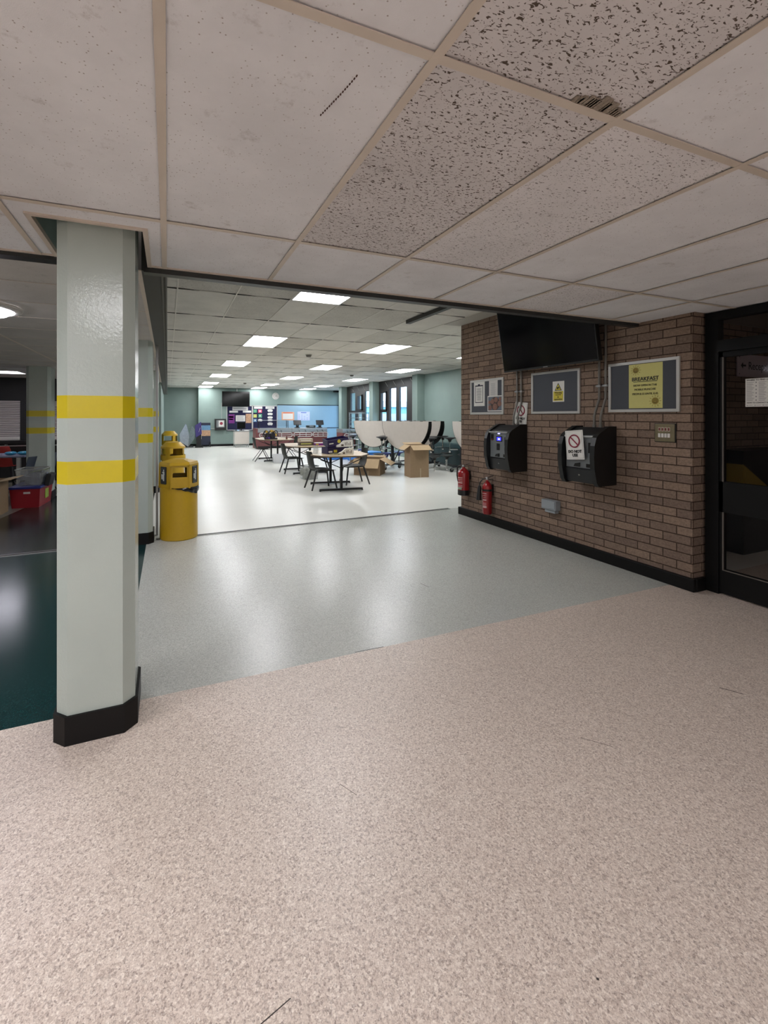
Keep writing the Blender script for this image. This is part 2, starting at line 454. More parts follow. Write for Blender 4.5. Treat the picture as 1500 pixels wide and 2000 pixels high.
for y in gy:
    if -3.2 < y < EDGE: mb.box(-5.2, 4.1, y-.0125, y+.0125, LC-.001, LC+.0015)
# angle trim round the column hole and along the free edge
mb.box(HX0-.022, HX1+.022, HY0-.022, HY0, LC-.003, LC+.02)
mb.box(HX0-.022, HX0, HY0, HY1, LC-.003, LC+.02); mb.box(HX1, HX1+.022, HY0, HY1, LC-.003, LC+.02)
mb.box(-5.2, HX0, EDGE-.014, EDGE, LC-.002, LC+.02); mb.box(HX1, 3.96, EDGE-.014, EDGE, LC-.002, LC+.02)
struct('trim_3', mb, M_bar)
# void above the low ceiling
mb = MB()
mb.box(HX0-.02, HX0, HY0, HY1+.05, LC+.02, 2.9); mb.box(HX1, HX1+.02, HY0, HY1, LC+.02, 2.9); mb.box(HX0, HX1, HY0-.02, HY0, LC+.02, 2.9)
struct('wall_shaft', mb, M_mint)
struct('wall_upstand', MB().box(HX1+.02, 3.97, EDGE+.02, EDGE+.06, LC-.0, 2.9), M_beam)
# dark track under the free edge
mb = MB(); mb.box(-5.2, HX0, EDGE, EDGE+.075, LC-.022, LC+.02); mb.box(HX1-.02, 3.96, EDGE, EDGE+.06, LC-.03, LC+.004)
struct('trim_4', mb, M_rail)
# broken flake in one fissured tile
mb = MB()
for k in range(16):
    a = k/15; x = 1.0 + a*.16 + random.uniform(-.004,.004); y = .868 - random.uniform(0, .018) * math.sin(a*PI)
    mb.box(x, x+.014, y-.012*math.sin(a*PI)-.006, .882, LC+.001, LC+.005)
struct('trim_5', mb, mat('broken_tile_edge', '#94887a', .95, 0, .4, 120, .6, 300))
mb = MB()
for k in range(17):
    a = k/16; x = .418 - .0*a + .018*math.sin(a*1.2) - .02*(1-a); y = 1.19 - .17*a
    mb.box(x-.0015, x+.0015, y-.003, y+.003, LC+.003, LC+.005)
struct('trim_6', mb, mat('rust_dots', '#4f2f2a', .8))

# ------------------------------------------------------------------ STRUCTURE: hall ceiling
HGX, HGY = .0954, 4.9609
hx = [HGX + .6 * i for i in range(-1, 15)]; hy = [HGY + 1.2 * j for j in range(-2, 15)]
xs = sorted([x for x in hx if -.005 < x < 8.5] + [-.005, 8.5]); ys = sorted([y for y in hy if 2.82 < y < 22.6] + [2.80, 22.6])
hall_lights = [(2, j) for j in (-1, 2, 5, 8, 11, 13)] + [(6, j) for j in (2, 5, 8, 11, 13)] + [(10, j) for j in (2, 5, 8, 11, 13)]
def hpick(x, y):
    i = math.floor((x - HGX) / .6); j = math.floor((y - HGY) / 1.2)
    return 1 if (i, j) in ((0, -1), (3, 0), (1, 0)) or random.random() < .12 else 0
def hskip(a, b, c, d):
    x, y = (a+b)/2, (c+d)/2
    return (math.floor((x - HGX) / .6), math.floor((y - HGY) / 1.2)) in hall_lights
ceiling_tiles('ceiling_hall', HC + .004, xs, ys, [M_t_hall, M_t_hall2], hpick, hskip)
mb = MB(); md = MB()
for x in hx:
    if -.005 < x < 8.5:
        mb.box(x-.007, x+.007, 2.8, 22.6, HC-.0015, HC+.001)
for y in hy:
    if 2.82 < y < 22.6: mb.box(-.005, 8.5, y-.004, y+.004, HC-.0005, HC+.0015); md.box(-.005, 8.5, y+.004, y+.0075, HC-.0008, HC+.001)
for x in hx:
    for y in hy:
        if -.005 < x < 7.5 and 2.9 < y < 21.5:
            for s in (-1, 1):
                L = random.uniform(.12, .24)
                md.prism([(x + s*.008, y-.015), (x + s*.008, y+.015), (x + s*L, y)], HC-.0028, HC+.0008)
struct('trim_7', mb, M_bar_h); struct('trim_8', md, M_gap)
# ceiling of the side annex
ay = [Y0 + 1.2 * j for j in range(3, 11)]
ayy = sorted([EDGE+.075] + [EDGE + .6*k for k in range(1, 17)] + [12.0])
axx = sorted([-5.2, -4.0, -2.8, -1.6, -.4, -.14])
ceiling_tiles('ceiling_annex', LC + .004, axx, ayy, [M_t_left], lambda x, y: 0)
mb = MB()
for x in axx[1:-1]: mb.box(x-.012, x+.012, ayy[0], 12, LC-.002, LC+.001)
for y in ayy[1:-1]: mb.box(-5.2, -.14, y-.003, y+.003, LC-.0005, LC+.0015)
mb.box(-.165, -.14, ayy[0], 12, LC-.004, LC+.001)
struct('trim_9', mb, M_bar)
# solid slabs above everything, so daylight enters only by the windows
struct('ceiling_slab', MB().box(-5.3, 8.7, -3.4, 23.2, 2.9, 3.0), M_cream)
# long dark header beam
mb = MB(); mb.box(-.14, -.012, EDGE+.08, 18.9, LC-.0, 2.9); struct('trim_10', mb, M_beam)
mb = MB(); mb.box(-.035, -.024, EDGE+.08, 18.9, LC-.008, LC+.0); mb.box(-.012, -.004, EDGE+.08, 18.9, LC-.012, HC); struct('trim_11', mb, M_rail)
# dark suspended rail on the hall ceiling
mb = MB(); mb.box(3.05, 3.115, 2.83, 5.42, HC-.05, HC-.002); struct('trim_12', mb, M_rail)
struct('trim_13', MB().box(3.70, 3.97, 2.83, 5.46, HC-.006, HC-.001), mat('pale_edge_trim', '#b0ada5', .6))

# ------------------------------------------------------------------ STRUCTURE: walls
BX = 3.97
mb = MB(); mb.box(BX, 4.14, 2.32, 5.42, 0, 2.9); struct('wall_brick', mb, M_brick)
mb = MB()
mb.box(BX-.035, BX, 2.29, 5.45, 0, .105, .006); mb.box(BX, 4.10, 2.285, 2.32, 0, .105, .006); mb.box(BX-.035, 4.15, 5.42, 5.45, 0, .105, .004)
struct('baseboard_brick', mb, M_skirt)
# behind the brick wall the hall widens
struct('wall_partition', MB().box(4.14, 7.7, 5.1, 5.42, 0, 2.9), M_mint)
struct('wall_right', MB().box(7.6, 7.75, 5.42, 12.62, 0, 2.9), M_mint)
def pier(n, y0, y1, x0=7.33, x1=7.75): struct('wall_pier_%d' % n if n else 'wall_pier', MB().box(x0, x1, y0, y1, 0, HC+.1), M_mint)
for k, (a, b) in enumerate([(12.3, 12.62), (15.62, 15.95), (18.96, 19.3)]): pier(k + 1, a, b)
struct('wall_alcove', MB().box(7.6, 8.5, 19.16, 19.3, 0, 2.9), M_mint)
# far wall
mb = MB(); mb.box(1.33, 8.7, 21.9, 22.1, 0, 2.9); struct('wall_far', mb, M_mint)
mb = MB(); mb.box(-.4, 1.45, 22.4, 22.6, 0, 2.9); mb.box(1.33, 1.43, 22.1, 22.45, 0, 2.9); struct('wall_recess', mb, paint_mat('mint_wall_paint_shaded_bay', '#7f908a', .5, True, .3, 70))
mb = MB(); mb.box(1.33, 8.3, 21.885, 21.9, 0, .10); mb.box(-.3, 1.33, 22.385, 22.4, 0, .10); struct('baseboard_far', mb, M_skirt)
struct('wall_left_hall', MB().box(-.45, -.15, 12.2, 22.5, 0, 2.9), M_mint)
# hatch panels across the far wall
mb = MB(); mb.box(5.04, 8.29, 21.87, 21.9, .12, 1.97); struct('wall_hatch', mb, M_hatch)
mb = MB(); mb.box(5.04, 8.29, 21.86, 21.89, 1.965, 2.0); mb.box(5.04, 8.29, 21.86, 21.89, .80, .835); struct('trim_14', mb, M_black)
struct('trim_15', MB().box(8.0, 8.29, 21.7, 21.9, 2.66, 2.75), M_black)
# annex walls
struct('wall_left', MB().box(-5.3, -5.2, -3.3, 12.2, 0, 2.9), M_cream)
mb = MB(); mb.box(-5.2, -.3, 11.9, 12.1, 1.76, 2.9); mb.box(-5.2, -.3, 11.9, 12.1, 0, .86)
for x0, x1 in ((-5.2, -4.95), (-3.02, -2.87), (-.75, -.3)): mb.box(x0, x1, 11.9, 12.1, .86, 1.76)
mb.box(-5.2, -.3, 12.1, 12.2, 0, 2.9)
struct('wall_servery', mb, mat('black_wall', '#131313', .6, 0, .1))
# lobby shell behind the camera
struct('wall_back', MB().box(-5.3, 8.6, -3.4, -3.2, 0, 2.9), M_cream)
struct('wall_corridor_side', MB().box(8.5, 8.7, -3.4, 5.42, 0, 2.9), M_brick)
struct('wall_corridor', MB().box(4.14, 8.6, 3.0, 3.15, 0, 2.9), M_brick)
struct('ceiling_corridor', MB().box(4.14, 8.6, -3.4, 3.05, 2.45, 2.5), mat('corridor_ceiling', '#8f8a84', .9))

# ------------------------------------------------------------------ windows
def window(n, y0, y1, z0, z1, panes, xw=7.6):
    """panes: (ya, yb, za, zb, sash) holes in a black frame"""
    cy = sorted({y0, y1} | {p[0] for p in panes} | {p[1] for p in panes}); cz = sorted({z0, z1} | {p[2] for p in panes} | {p[3] for p in panes})
    mb = MB(); g = MB(); sh = MB()
    for a, b in zip(cy, cy[1:]):
        for c, d in zip(cz, cz[1:]):
            my, mz = (a+b)/2, (c+d)/2
            if not any(p[0] < my < p[1] and p[2] < mz < p[3] for p in panes): mb.box(xw, xw+.07, a, b, c, d)
    for ya, yb, za, zb, s in panes:
        g.box(xw+.03, xw+.034, ya, yb, za, zb)
        if s:
            for q in ((ya-.05, ya, za-.05, zb+.05), (yb, yb+.05, za-.05, zb+.05), (ya-.05, yb+.05, za-.05, za), (ya-.05, yb+.05, zb, zb+.05)):
                sh.box(xw-.04, xw+.002, *q)
    mb.box(xw-.004, xw+.074, y0, y1, z1-.0, z1+.02)
    w = struct('window_%d' % n, mb, M_wf)
    gl = g.build('glass', M_glass, w)
    if len(sh.bm.verts): sh.build('sash', M_wf, w)
    br = MB()
    k = y0 + .35
    while k < y1 - .2:
        br.bar((xw-.012, k+.22, 2.70), (xw-.012, k, 2.52), .012, .012); k += .62
    br.build('stay', M_alup, w)
    return w
M_wf = mat('dark_window_frame', '#1f1b1b', .4, 0, .1)
window(1, 12.62, 15.62, .78, HC-.02, [(12.72,12.98,1.68,2.30,1), (12.72,12.98,.9,1.57,0), (13.46,13.98,.9,2.44,0), (14.22,14.72,.9,2.44,0), (14.99,15.38,1.68,2.30,1), (14.99,15.47,.9,1.57,0)])
window(2, 15.95, 18.96, .78, HC-.02, [(16.10,16.95,.9,2.44,0), (17.27,17.64,1.72,2.28,1), (17.27,17.7,.9,1.57,0), (18.0,18.52,1.66,2.44,0), (18.0,18.57,.9,1.57,0)])
mb = MB(); mb.box(7.6, 7.75, 12.62, 18.96, 0, .78); mb.box(8.3, 8.5, 19.3, 21.9, 0, .5); struct('wall_sill', mb, M_mint)
window(3, 19.3, 21.86, .5, HC-.02, [(19.5,20.1,.6,2.6,0), (20.25,20.9,.6,2.6,0), (21.0,21.7,.6,2.6,0)], 8.3)  # unseen alcove window, placed to bring blue daylight onto the far wall
# outside: yard, fence, building
tag(MB().box(7.8, 40, -5, 60, -.3, -.2).build('ground', mat('yard_asphalt', '#6f7073', .9, 0, .1)), kind='structure')
f = thing('slatted_fence', 'pale vertical slatted fence outside the hall windows', 'fence', (11.4, 0, -.2))
mb = MB()
for k in range(110): mb.box(0, .03, 12 + k*.16, 12 + k*.16 + .10, 0, 1.75)
mb.build('slats', mat('pale_fence', '#b3bccb', .6), f)
mb = MB(); mb.box(.03, .08, 12, 29.6, .3, .4); mb.box(.03, .08, 12, 29.6, 1.4, 1.5); mb.build('rail', mat('pale_fence', '#b3bccb', .6), f)
b = thing('building', 'teal clad building with white fascia seen through the further window', 'building', (13.0, 30.0, -.2))
MB().box(0, 4, 0, 12, 0, 2.3).build('wall', mat('teal_cladding', '#8fc0c4', .6, 0, .1), b)
mb = MB(); mb.box(-.2, 4.2, -.2, 12.2, 2.3, 2.75); mb.build('fascia', mat('white_fascia', '#d5dde2', .6), b)
mb = MB()
for k in range(6): mb.box(-.02, .0, .6 + k*1.9, 1.9 + k*1.9, 1.0, 1.9)
mb.build('window', M_glassd, b)
b = thing('building', 'long white roofed building seen through the nearer window', 'building', (16.0, 12.0, -.2))
MB().box(0, 5, 0, 16, 0, 2.4).build('wall', mat('white_render', '#c5cbd2', .8), b)
mb = MB(); mb.loft([(-.3,-.3,2.4),(5.3,-.3,2.4),(5.3,16.3,2.4),(-.3,16.3,2.4)], [(2.4,-.3,3.9),(2.6,-.3,3.9),(2.6,16.3,3.9),(2.4,16.3,3.9)]); mb.build('roof', mat('grey_roof', '#a9b2bd', .8), b)

# ------------------------------------------------------------------ door with glazing
DX = 4.10
mb = MB()
ya, yb = .55, 2.30      # leaf and frame run toward the camera, out of frame
mb.box(DX, DX+.07, 2.205, yb, 0, LC)                      # jamb
mb.box(DX, DX+.07, ya, 2.205, 2.205, LC); mb.box(DX-.01, DX+.07, ya, 2.205, 1.945, 2.035)
mb.box(DX-.014, DX+.06, ya, 2.205, 1.945, 1.965)
mb.box(DX, DX+.07, ya-.1, ya, 0, LC)
door = struct('door_1', mb, M_frame)
mb = MB(); mb.box(DX+.012, DX+.06, 1.9-1.25, 2.205, .66, .905); mb.box(DX+.012, DX+.06, .65, 2.205, .012, .20)
mb.box(DX+.012, DX+.06, 2.13+.05, 2.205, .2, 1.94); mb.box(DX+.012, DX+.06, .65, .75, .2, 1.94); mb.box(DX+.012, DX+.06, .65, 2.205, 1.90, 1.945)
mb.build('door_leaf', M_frame, door)
mb = MB(); mb.box(DX+.03, DX+.036, .75, 2.18, .2, .66); mb.box(DX+.03, DX+.036, .75, 2.18, .905, 1.90); mb.box(DX+.03, DX+.036, ya, 2.205, 2.035, 2.205)
mb.build('door_glass', M_glass, door)
mb = MB(); mb.box(DX+.004, DX+.014, 2.172, 2.180, .2, .66); mb.box(DX+.004, DX+.014, 2.172, 2.180, .905, 1.90); mb.box(DX+.004, DX+.014, .75, 2.18, .196, .203)
mb.build('glazing_bead', mat('worn_bead', '#6b655f', .5, .3), door)
struct('wall_door_side', MB().box(4.10, 4.17, -3.2, .45, 0, LC+.3), M_brick)
# notice on the glass
t = thing('notice', 'white list notice taped inside the black door glass', 'notice', (DX+.026, 2.035, 1.50), face='-x')
MB().box(0, .155, 0, .215, 0, .001).build('sheet', M_paper, t)
text(t, 'WHERE TO FIND US', .0155, (.0775, .203, .0012), M_ink, t, bold=.0004)
text(t, 'HOW TO CONTACT US', .0125, (.0775, .030, .0012), M_ink, t, bold=.0004)
mb = MB()
for cx in (.008, .083):
    for r in range(11):
        y = .185 - r*.0135
        mb.box(cx, cx + .048 - (r % 3)*.008, y, y+.0022, .001, .0014); mb.box(cx, cx + .036 + (r % 2)*.008, y-.005, y-.0035, .001, .0014)
        if r % 2 == 0: mb.box(cx+.056, cx+.063, y-.004, y+.004, .001, .0014)
for k in range(3): mb.box(.008+k*.05, .014+k*.05, .008, .014, .001, .0014); mb.box(.018+k*.05, .045+k*.05, .010, .012, .001, .0014)
mb.build('print', M_inkg, t)
# reception sign on corridor wall
t = thing('sign', 'grey reception sign on brick wall behind the door glass', 'sign', (5.89, 2.99, 1.873), face='-y')
MB().box(0, .95, 0, .25, 0, .012).build('board', mat('sign_grey', '#c2b6be', .5), t)
text(t, 'Reception', .125, (.20, .122, .0125), M_ink, t, ax='LEFT')
mb = MB(); mb.prism([(.06,.125),(.10,.16),(.10,.135),(.155,.135),(.155,.115),(.10,.115),(.10,.09)], .012, .0135, 'z'); mb.build('arrow', M_ink, t)
for u in (.03, .92):
    for v in (.03, .22): MB().disc((u, v, .012), .007, (0,0,1), .003, 8).build('screw', M_inkg, t)
t = thing('reception_counter', 'yellow fronted counter with slanting black hood behind the door glass', 'counter', (5.48, 2.72, 0))
MB().box(0, 1.3, .0, .26, 0, .60).build('plinth', mat('dark_plinth', '#1c1a19', .6), t)
MB().prism([(0,.60),(.5,.60),(.44,.68),(0,.93)], .0, .26, 'y').build('panel', mat('mustard_panel', '#8a7328', .6), t)
MB().prism([(0,.93),(.44,.68),(.5,.60),(1.3,.60),(1.3,1.07),(0,1.07)], .0, .26, 'y').build('hood', M_blackp, t)

# ------------------------------------------------------------------ columns with yellow bands
def octa(x0, x1, y0, y1, c):
    return [(x0+c,y0),(x1-c,y0),(x1,y0+c),(x1,y1-c),(x1-c,y1),(x0+c,y1),(x0,y1-c),(x0,y0+c)]
def column(x0, x1, y0, y1, label, top=2.9, base=.0, ch=.048):
    t = thing('column', label, 'column', ((x0+x1)/2, (y0+y1)/2, 0), group=None)
    hx_, hy_ = (x1-x0)/2, (y1-y0)/2
    p = octa(-hx_, hx_, -hy_, hy_, ch)
    pb = octa(-hx_-.012, hx_+.012, -hy_-.012, hy_+.012, ch+.004)
    mb = MB(); mb.prism(p, 0, top); o = mb.build('shaft', M_colp, t)
    bm = bmesh.new(); bm.from_mesh(o.data)
    for z in (1.13, 1.23, 1.42, 1.52):
        bmesh.ops.bisect_plane(bm, geom=bm.verts[:] + bm.edges[:] + bm.faces[:], plane_co=(0,0,z), plane_no=(0,0,1))
    for f in bm.faces:
        z = f.calc_center_median().z
        if 1.13 < z < 1.23 or 1.42 < z < 1.52: f.material_index = 1
    bm.to_mesh(o.data); bm.free(); o.data.materials.append(M_yel)
    MB().prism(pb, 0, .125).build('skirting', M_skirt, t)
    return t
column(-.452, -.14, 2.262, 2.60, 'nearest grey-green column with two yellow bands, at the pink floor edge')
column(-.45, -.155, 5.47, 5.80, 'second grey-green banded column, beside the hexagonal yellow bin')
column(-.45, -.155, 9.05, 9.38, 'third grey-green banded column, in the row behind the bins', )
column(-2.22, -1.86, 9.04, 9.40, 'banded column standing alone in the left area behind the red crate', LC+.01)
# bright jamb strips behind the near column
struct('trim_16', MB().box(-.13, -.105, 5.83, 5.87, 0, LC), M_alu)

# ------------------------------------------------------------------ ceiling lights
def panel_light(x, y, z, label, m, group, w=.6, d=1.2):
    t = thing('ceiling_light', label, 'ceiling light', (x, y, z), group=group)
    mb = MB()
    for q in ((0,.018,0,d),(w-.018,w,0,d),(0,w,0,.018),(0,w,d-.018,d)): mb.box(q[0],q[1],q[2],q[3],-.006,.02)
    mb.build('frame', M_white, t)
    MB().box(.018, w-.018, .018, d-.018, -.002, .012).build('diffuser', m, t)
    return t
rown = {2: 'left row', 6: 'middle row', 10: 'right row'}
ordn = {-1: 'nearest, cut by the low ceiling edge', 2: 'nearest whole panel', 5: 'second whole panel from the front', 8: 'third whole panel from the front', 11: 'second panel from the far wall', 13: 'panel nearest the far wall'}
for i, j in hall_lights:
    lb = 'lit hall ceiling panel, %s, %s' % (rown[i], ordn[j])
    panel_light(HGX+.6*i, HGY+1.2*j, HC, lb, M_panel, 'lit panels in the hall ceiling')
for (i, j), lb in zip(lights_near, ('just in front of the nearest column', 'furthest left', 'behind the viewer to the right', 'behind the viewer to the left')):
    panel_light(X0+.6*i, Y0+1.2*j + (.6 if i == -1 else 0), LC, 'lit panel in the low lobby ceiling, %s' % lb, M_panel_n, 'lobby panels out of view', .6, .6 if i == -1 else 1.2)

t = thing('ceiling_light', 'round flush ceiling lamp at left, glowing inside a pale ring', 'ceiling light', (-1.36, 4.22, LC), group='annex lights')
MB().lathe([(.30,0),(.30,-.02),(.27,-.03),(.25,-.03),(.25,0)], seg=40, caps=False).build('ring', M_white, t, True)
MB().lathe([(.0,-.075),(.12,-.07),(.2,-.055),(.245,-.02),(.245,0)], seg=40, caps=False).build('diffuser', M_lampl, t, True)
M_panel_a = lamp_mat('annex_panel_diffuser', '#f6f2ff', 7.0)
panel_light(-3.2, 10.1, LC-.001, 'rectangular lit panel at left, near the serving shutters', M_panel_a, 'annex lights', .6, .6)

M_panel_c = lamp_mat('added_corridor_diffuser', '#ffe9dc', 2.2)  # added lamp, brightens the reception sign behind the door glass
panel_light(6.6, .2, 2.449, 'added dim square panel in the corridor ceiling, brightening the sign beyond the black door', M_panel_c, 'added corridor light', .6, .6)

# ------------------------------------------------------------------ items on brick wall
def frame_parts(t, w, h, fw=.022, felt=M_felt):
    mb = MB(); mb.box(0,w,0,fw,0,.018,.002); mb.box(0,w,h-fw,h,0,.018,.002); mb.box(0,fw,fw,h-fw,0,.018,.002); mb.box(w-fw,w,fw,h-fw,0,.018,.002)
    mb.build('frame', M_alup, t); MB().box(fw,w-fw,fw,h-fw,0,.008).build('felt', felt, t)
def sheet(name, label, face, loc, w, h, m, tilt=0, cat='paper', parts=None):
    t = thing(name, label, cat, loc, face=face)
    if tilt: t.rotation_euler = (t.rotation_euler.to_matrix() @ Matrix.Rotation(tilt, 3, 'Z')).to_euler()
    def f(u, v): return (u*w, v*h, .0015 + .002*math.sin(u*5)*v)
    MB().grid(f, 8, 8, .0006).build('sheet', m, t)
    return t
def bars(t, u0, u1, v0, v1, n, m=M_inkg, hh=None, z=.0042, name='print', rnd=.35):
    mb = MB(); dv = (v1-v0)/n; hh = hh or dv*.35
    for k in range(n):
        L = (u1-u0)*(1-random.random()*rnd); c = (u0+u1)/2
        mb.box(c-L/2, c+L/2, v0+dv*k, v0+dv*k+hh, z-.0006, z)
    return mb.build(name, m, t)
# boards (X = 3.97 face), u runs toward the camera
t = thing('notice_board', 'small square grey notice board with three papers on brick wall', 'notice board', (BX, 5.19, 1.45), face='-x', group=None); frame_parts(t, .67, .475, .03)
t = thing('notice_board', 'middle grey notice board with one yellow warning sheet on brick wall', 'notice board', (BX, 4.05, 1.455), face='-x'); frame_parts(t, .665, .475, .026)
t = thing('notice_board', 'large grey notice board with yellow breakfast poster on brick wall', 'notice board', (BX, 3.06, 1.465), face='-x'); frame_parts(t, .65, .465, .026)
P = BX - .0085
t = sheet('menu_sheet', 'white sheet with clipboard drawing, left on small notice board', '-x', (P, 5.115, 1.565), .225, .335, M_paper)
mb = MB(); 
for q in ((.03,.195,.045,.055),(.03,.195,.27,.285),(.03,.038,.05,.28),(.187,.195,.05,.28),(.09,.13,.285,.30)): mb.box(q[0],q[1],q[2],q[3],.0036,.0045)
mb.build('border', mat('dark_navy_ink', '#1b1a33', .6), t); bars(t, .06, .165, .08, .25, 10)
t = sheet('letter_sheet', 'narrow plain white sheet, top centre of small notice board', '-x', (P, 4.80, 1.665), .165, .235, M_paperp); bars(t, .03, .13, .04, .2, 12, mat('pale_ink', '#9b9b9d', .6))
t = sheet('muffin_photo', 'photo print of brown muffins on small notice board', '-x', (P, 4.83, 1.49), .30, .205, M_paper)
mb = MB(); mb.box(.015,.285,.012,.192,.003,.0042); mb.build('picture', mat('photo_blue_grey', '#5c6470', .4, 0, .25, 20), t)
mb = MB(); mb.lathe([(0,0),(.086,0),(.086,.0005)], (.15,.102,.0043), 24); mb.build('plate', mat('photo_dark', '#3a2a26', .4), t)
mb = MB()
for (a, b_, r_) in ((.05,.05,.036),(.10,.13,.036),(.15,.06,.045),(.17,.15,.034),(.235,.10,.038),(.03,.12,.025),(.245,.16,.025)):
    if a-r_ < .016: a = .016 + r_
    mb.lathe([(r_, 0), (r_*.8, .0012), (0, .0016)], (a, b_, .0048), 16)
mb.build('muffins', mat('photo_brown', '#7a5648', .5, 0, .5, 60), t)
# warning sheet
t = sheet('warning_notice', 'white and yellow CCTV warning sheet on middle notice board', '-x', (P, 3.74, 1.585), .155, .225, M_paper)
MB().box(.012,.143,.012,.115,.0036,.0042).build('yellow_panel', M_ylw_w, t)
MB().prism([(.03,.122),(.125,.122),(.0775,.208)], .0036, .0043).build('triangle_border', M_ink, t)
MB().prism([(.042,.129),(.113,.129),(.0775,.194)], .0036, .0047).build('triangle', M_ylw_w, t)
mb = MB(); mb.bar((.06,.152,.005),(.092,.160,.005),.014,.0006,(0,0,1)); mb.box(.062,.078,.138,.150,.0045,.0052); mb.bar((.085,.142,.005),(.098,.150,.005),.006,.0006,(0,0,1)); mb.build('camera_symbol', M_ink, t)
for s_, y_ in (('Warning', .100), ('CCTV', .076), ('in', .052), ('operation', .028)): text(t, s_, .027, (.0775, y_, .0046), M_ink, t, bold=.0006)
# breakfast poster
t = sheet('breakfast_poster', 'yellow breakfast poster with two smiling suns on large board', '-x', (P, 2.856, 1.50), .305, .40, M_ylw_p)
text(t, 'BREAKFAST', .047, (.1525, .262, .0046), mat('olive_ink', '#2b2a20', .6), t, bold=.0009)
MB().box(.045,.26,.237,.2415,.0036,.0046).build('underline', MC['olive_ink'], t)
for s_, y_ in (('NOW OPEN IN THE', .205), ('MOBILE MUNCHIE', .168), ('FROM 8.15 UNTIL 8.45', .128)): text(t, s_, .0255, (.1525, y_, .0046), MC['olive_ink'], t, sx=.93)
for cx, cy, r_ in ((.068, .345, .027), (.243, .062, .03)):
    mb = MB(); mb.lathe([(r_,0),(r_,.0012),(0,.0014)], (cx, cy, .0042), 20); mb.build('sun_disc', mat('ochre_ink', '#8d7a2a', .6), t)
    mb = MB()
    for k in range(12):
        a = k*PI/6; mb.bar((cx+math.cos(a)*r_*1.25, cy+math.sin(a)*r_*1.25, .0046), (cx+math.cos(a)*r_*1.75, cy+math.sin(a)*r_*1.75, .0046), .0035, .0006, (0,0,1))
    mb.build('sun_rays', MC['ochre_ink'], t)
    mb = MB(); mb.tube([(cx+math.cos(a)*r_*.55, cy+math.sin(a)*r_*.55, .0062) for a in [R(200+14*q) for q in range(11)]], .0016, 5); mb.disc((cx-.009, cy+.006, .0055), .0028, (0,0,1), .0008, 8); mb.disc((cx+.009, cy+.006, .0055), .0028, (0,0,1), .0008, 8)
    mb.build('sun_face', MC['olive_ink'], t)

# kiosks
def kiosk(y_right, width, label, lit):
    # local: x toward room, y along the wall (+ = away from the camera), z up
    t = thing('payment_kiosk', label, 'payment kiosk', (BX, y_right, .77), rz=PI, group='wall mounted payment kiosks')
    # after rz=PI local x points to -X (room), local y points to -Y; body spans local y -width..0
    prof = [(0,.0),(.235,-.005),(.262,.03),(.292,.16),(.30,.27),(.292,.38),(.268,.455),(.235,.488),(.10,.56),(0,.56)]
    for a, b_ in ((-.048, 0), (-width, -width+.048)):
        MB().prism([(x, z) for x, z in prof], a, b_, 'y').build('cheek', M_blackp, t)
    inner = [(0,.01),(.225,.01),(.252,.14),(.235,.155),(.235,.45),(.215,.482),(.09,.548),(0,.548)]
    MB().prism(inner, -width+.048, -.048, 'y').build('body', mat('kiosk_body', '#17181a', .45), t)
    fp = MB(); fp.box(.235,.240,-width+.055,-.055,.155,.462); fp.build('face_plate', mat('kiosk_grey_plate', '#7c8082', .4, .4), t)
    MB().box(.236,.262,-width+.048,-.048,.452,.470,.003).build('top_lip', M_steel, t)
    yc = -width/2
    def fl(u, v, w_, h_, m, name, d=.243, d0=.238):   # u measured left->right as seen (camera side = right)
        yl = -width+.055 + u
        MB().box(d0, d, yl, yl+w_, .155+v, .155+v+h_, 0).build(name, m, t)
    W_ = width - .11
    fl(.015,.21,.045,.07, M_black, 'coin_slot', .246); fl(.022,.205,.03,.02, mat('copper_chute', '#7a4a38', .4, .5), 'coin_return', .248)
    fl(.11,.195,.10,.065, M_black, 'screen_bezel', .245)
    if lit: fl(.125,.205,.07,.042, M_lcd, 'screen', .247, .2455); fl(.145,.215,.035,.018, M_lcdw, 'screen_text', .2476, .2472); fl(.14,.285,.03,.012, M_lcdw, 'indicator', .247)
    fl(W_-.05,.15,.035,.10, M_black, 'note_slot', .25)
    mb = MB()
    for r_ in range(5):
        for c_ in range(3): mb.box(.241,.246,-width+.055+.118+c_*.018,-width+.055+.131+c_*.018,.155+.09+r_*.0165,.155+.102+r_*.0165)
    mb.build('keypad', M_black, t)
    MB().prism([(-width+.055+.10,.165),(-width+.055+.115,.195),(-width+.055+.165,.205),(-width+.055+.165,.165)], .24, .256, 'x').build('card_reader', M_blackp, t)
    fl(W_-.075,.01,.055,.035, M_black, 'receipt_slot', .247)
    mb = MB(); mb.disc((.236, yc, .085), .008, (1,0,0), .012, 10); mb.build('lock', M_steel, t)
    return t
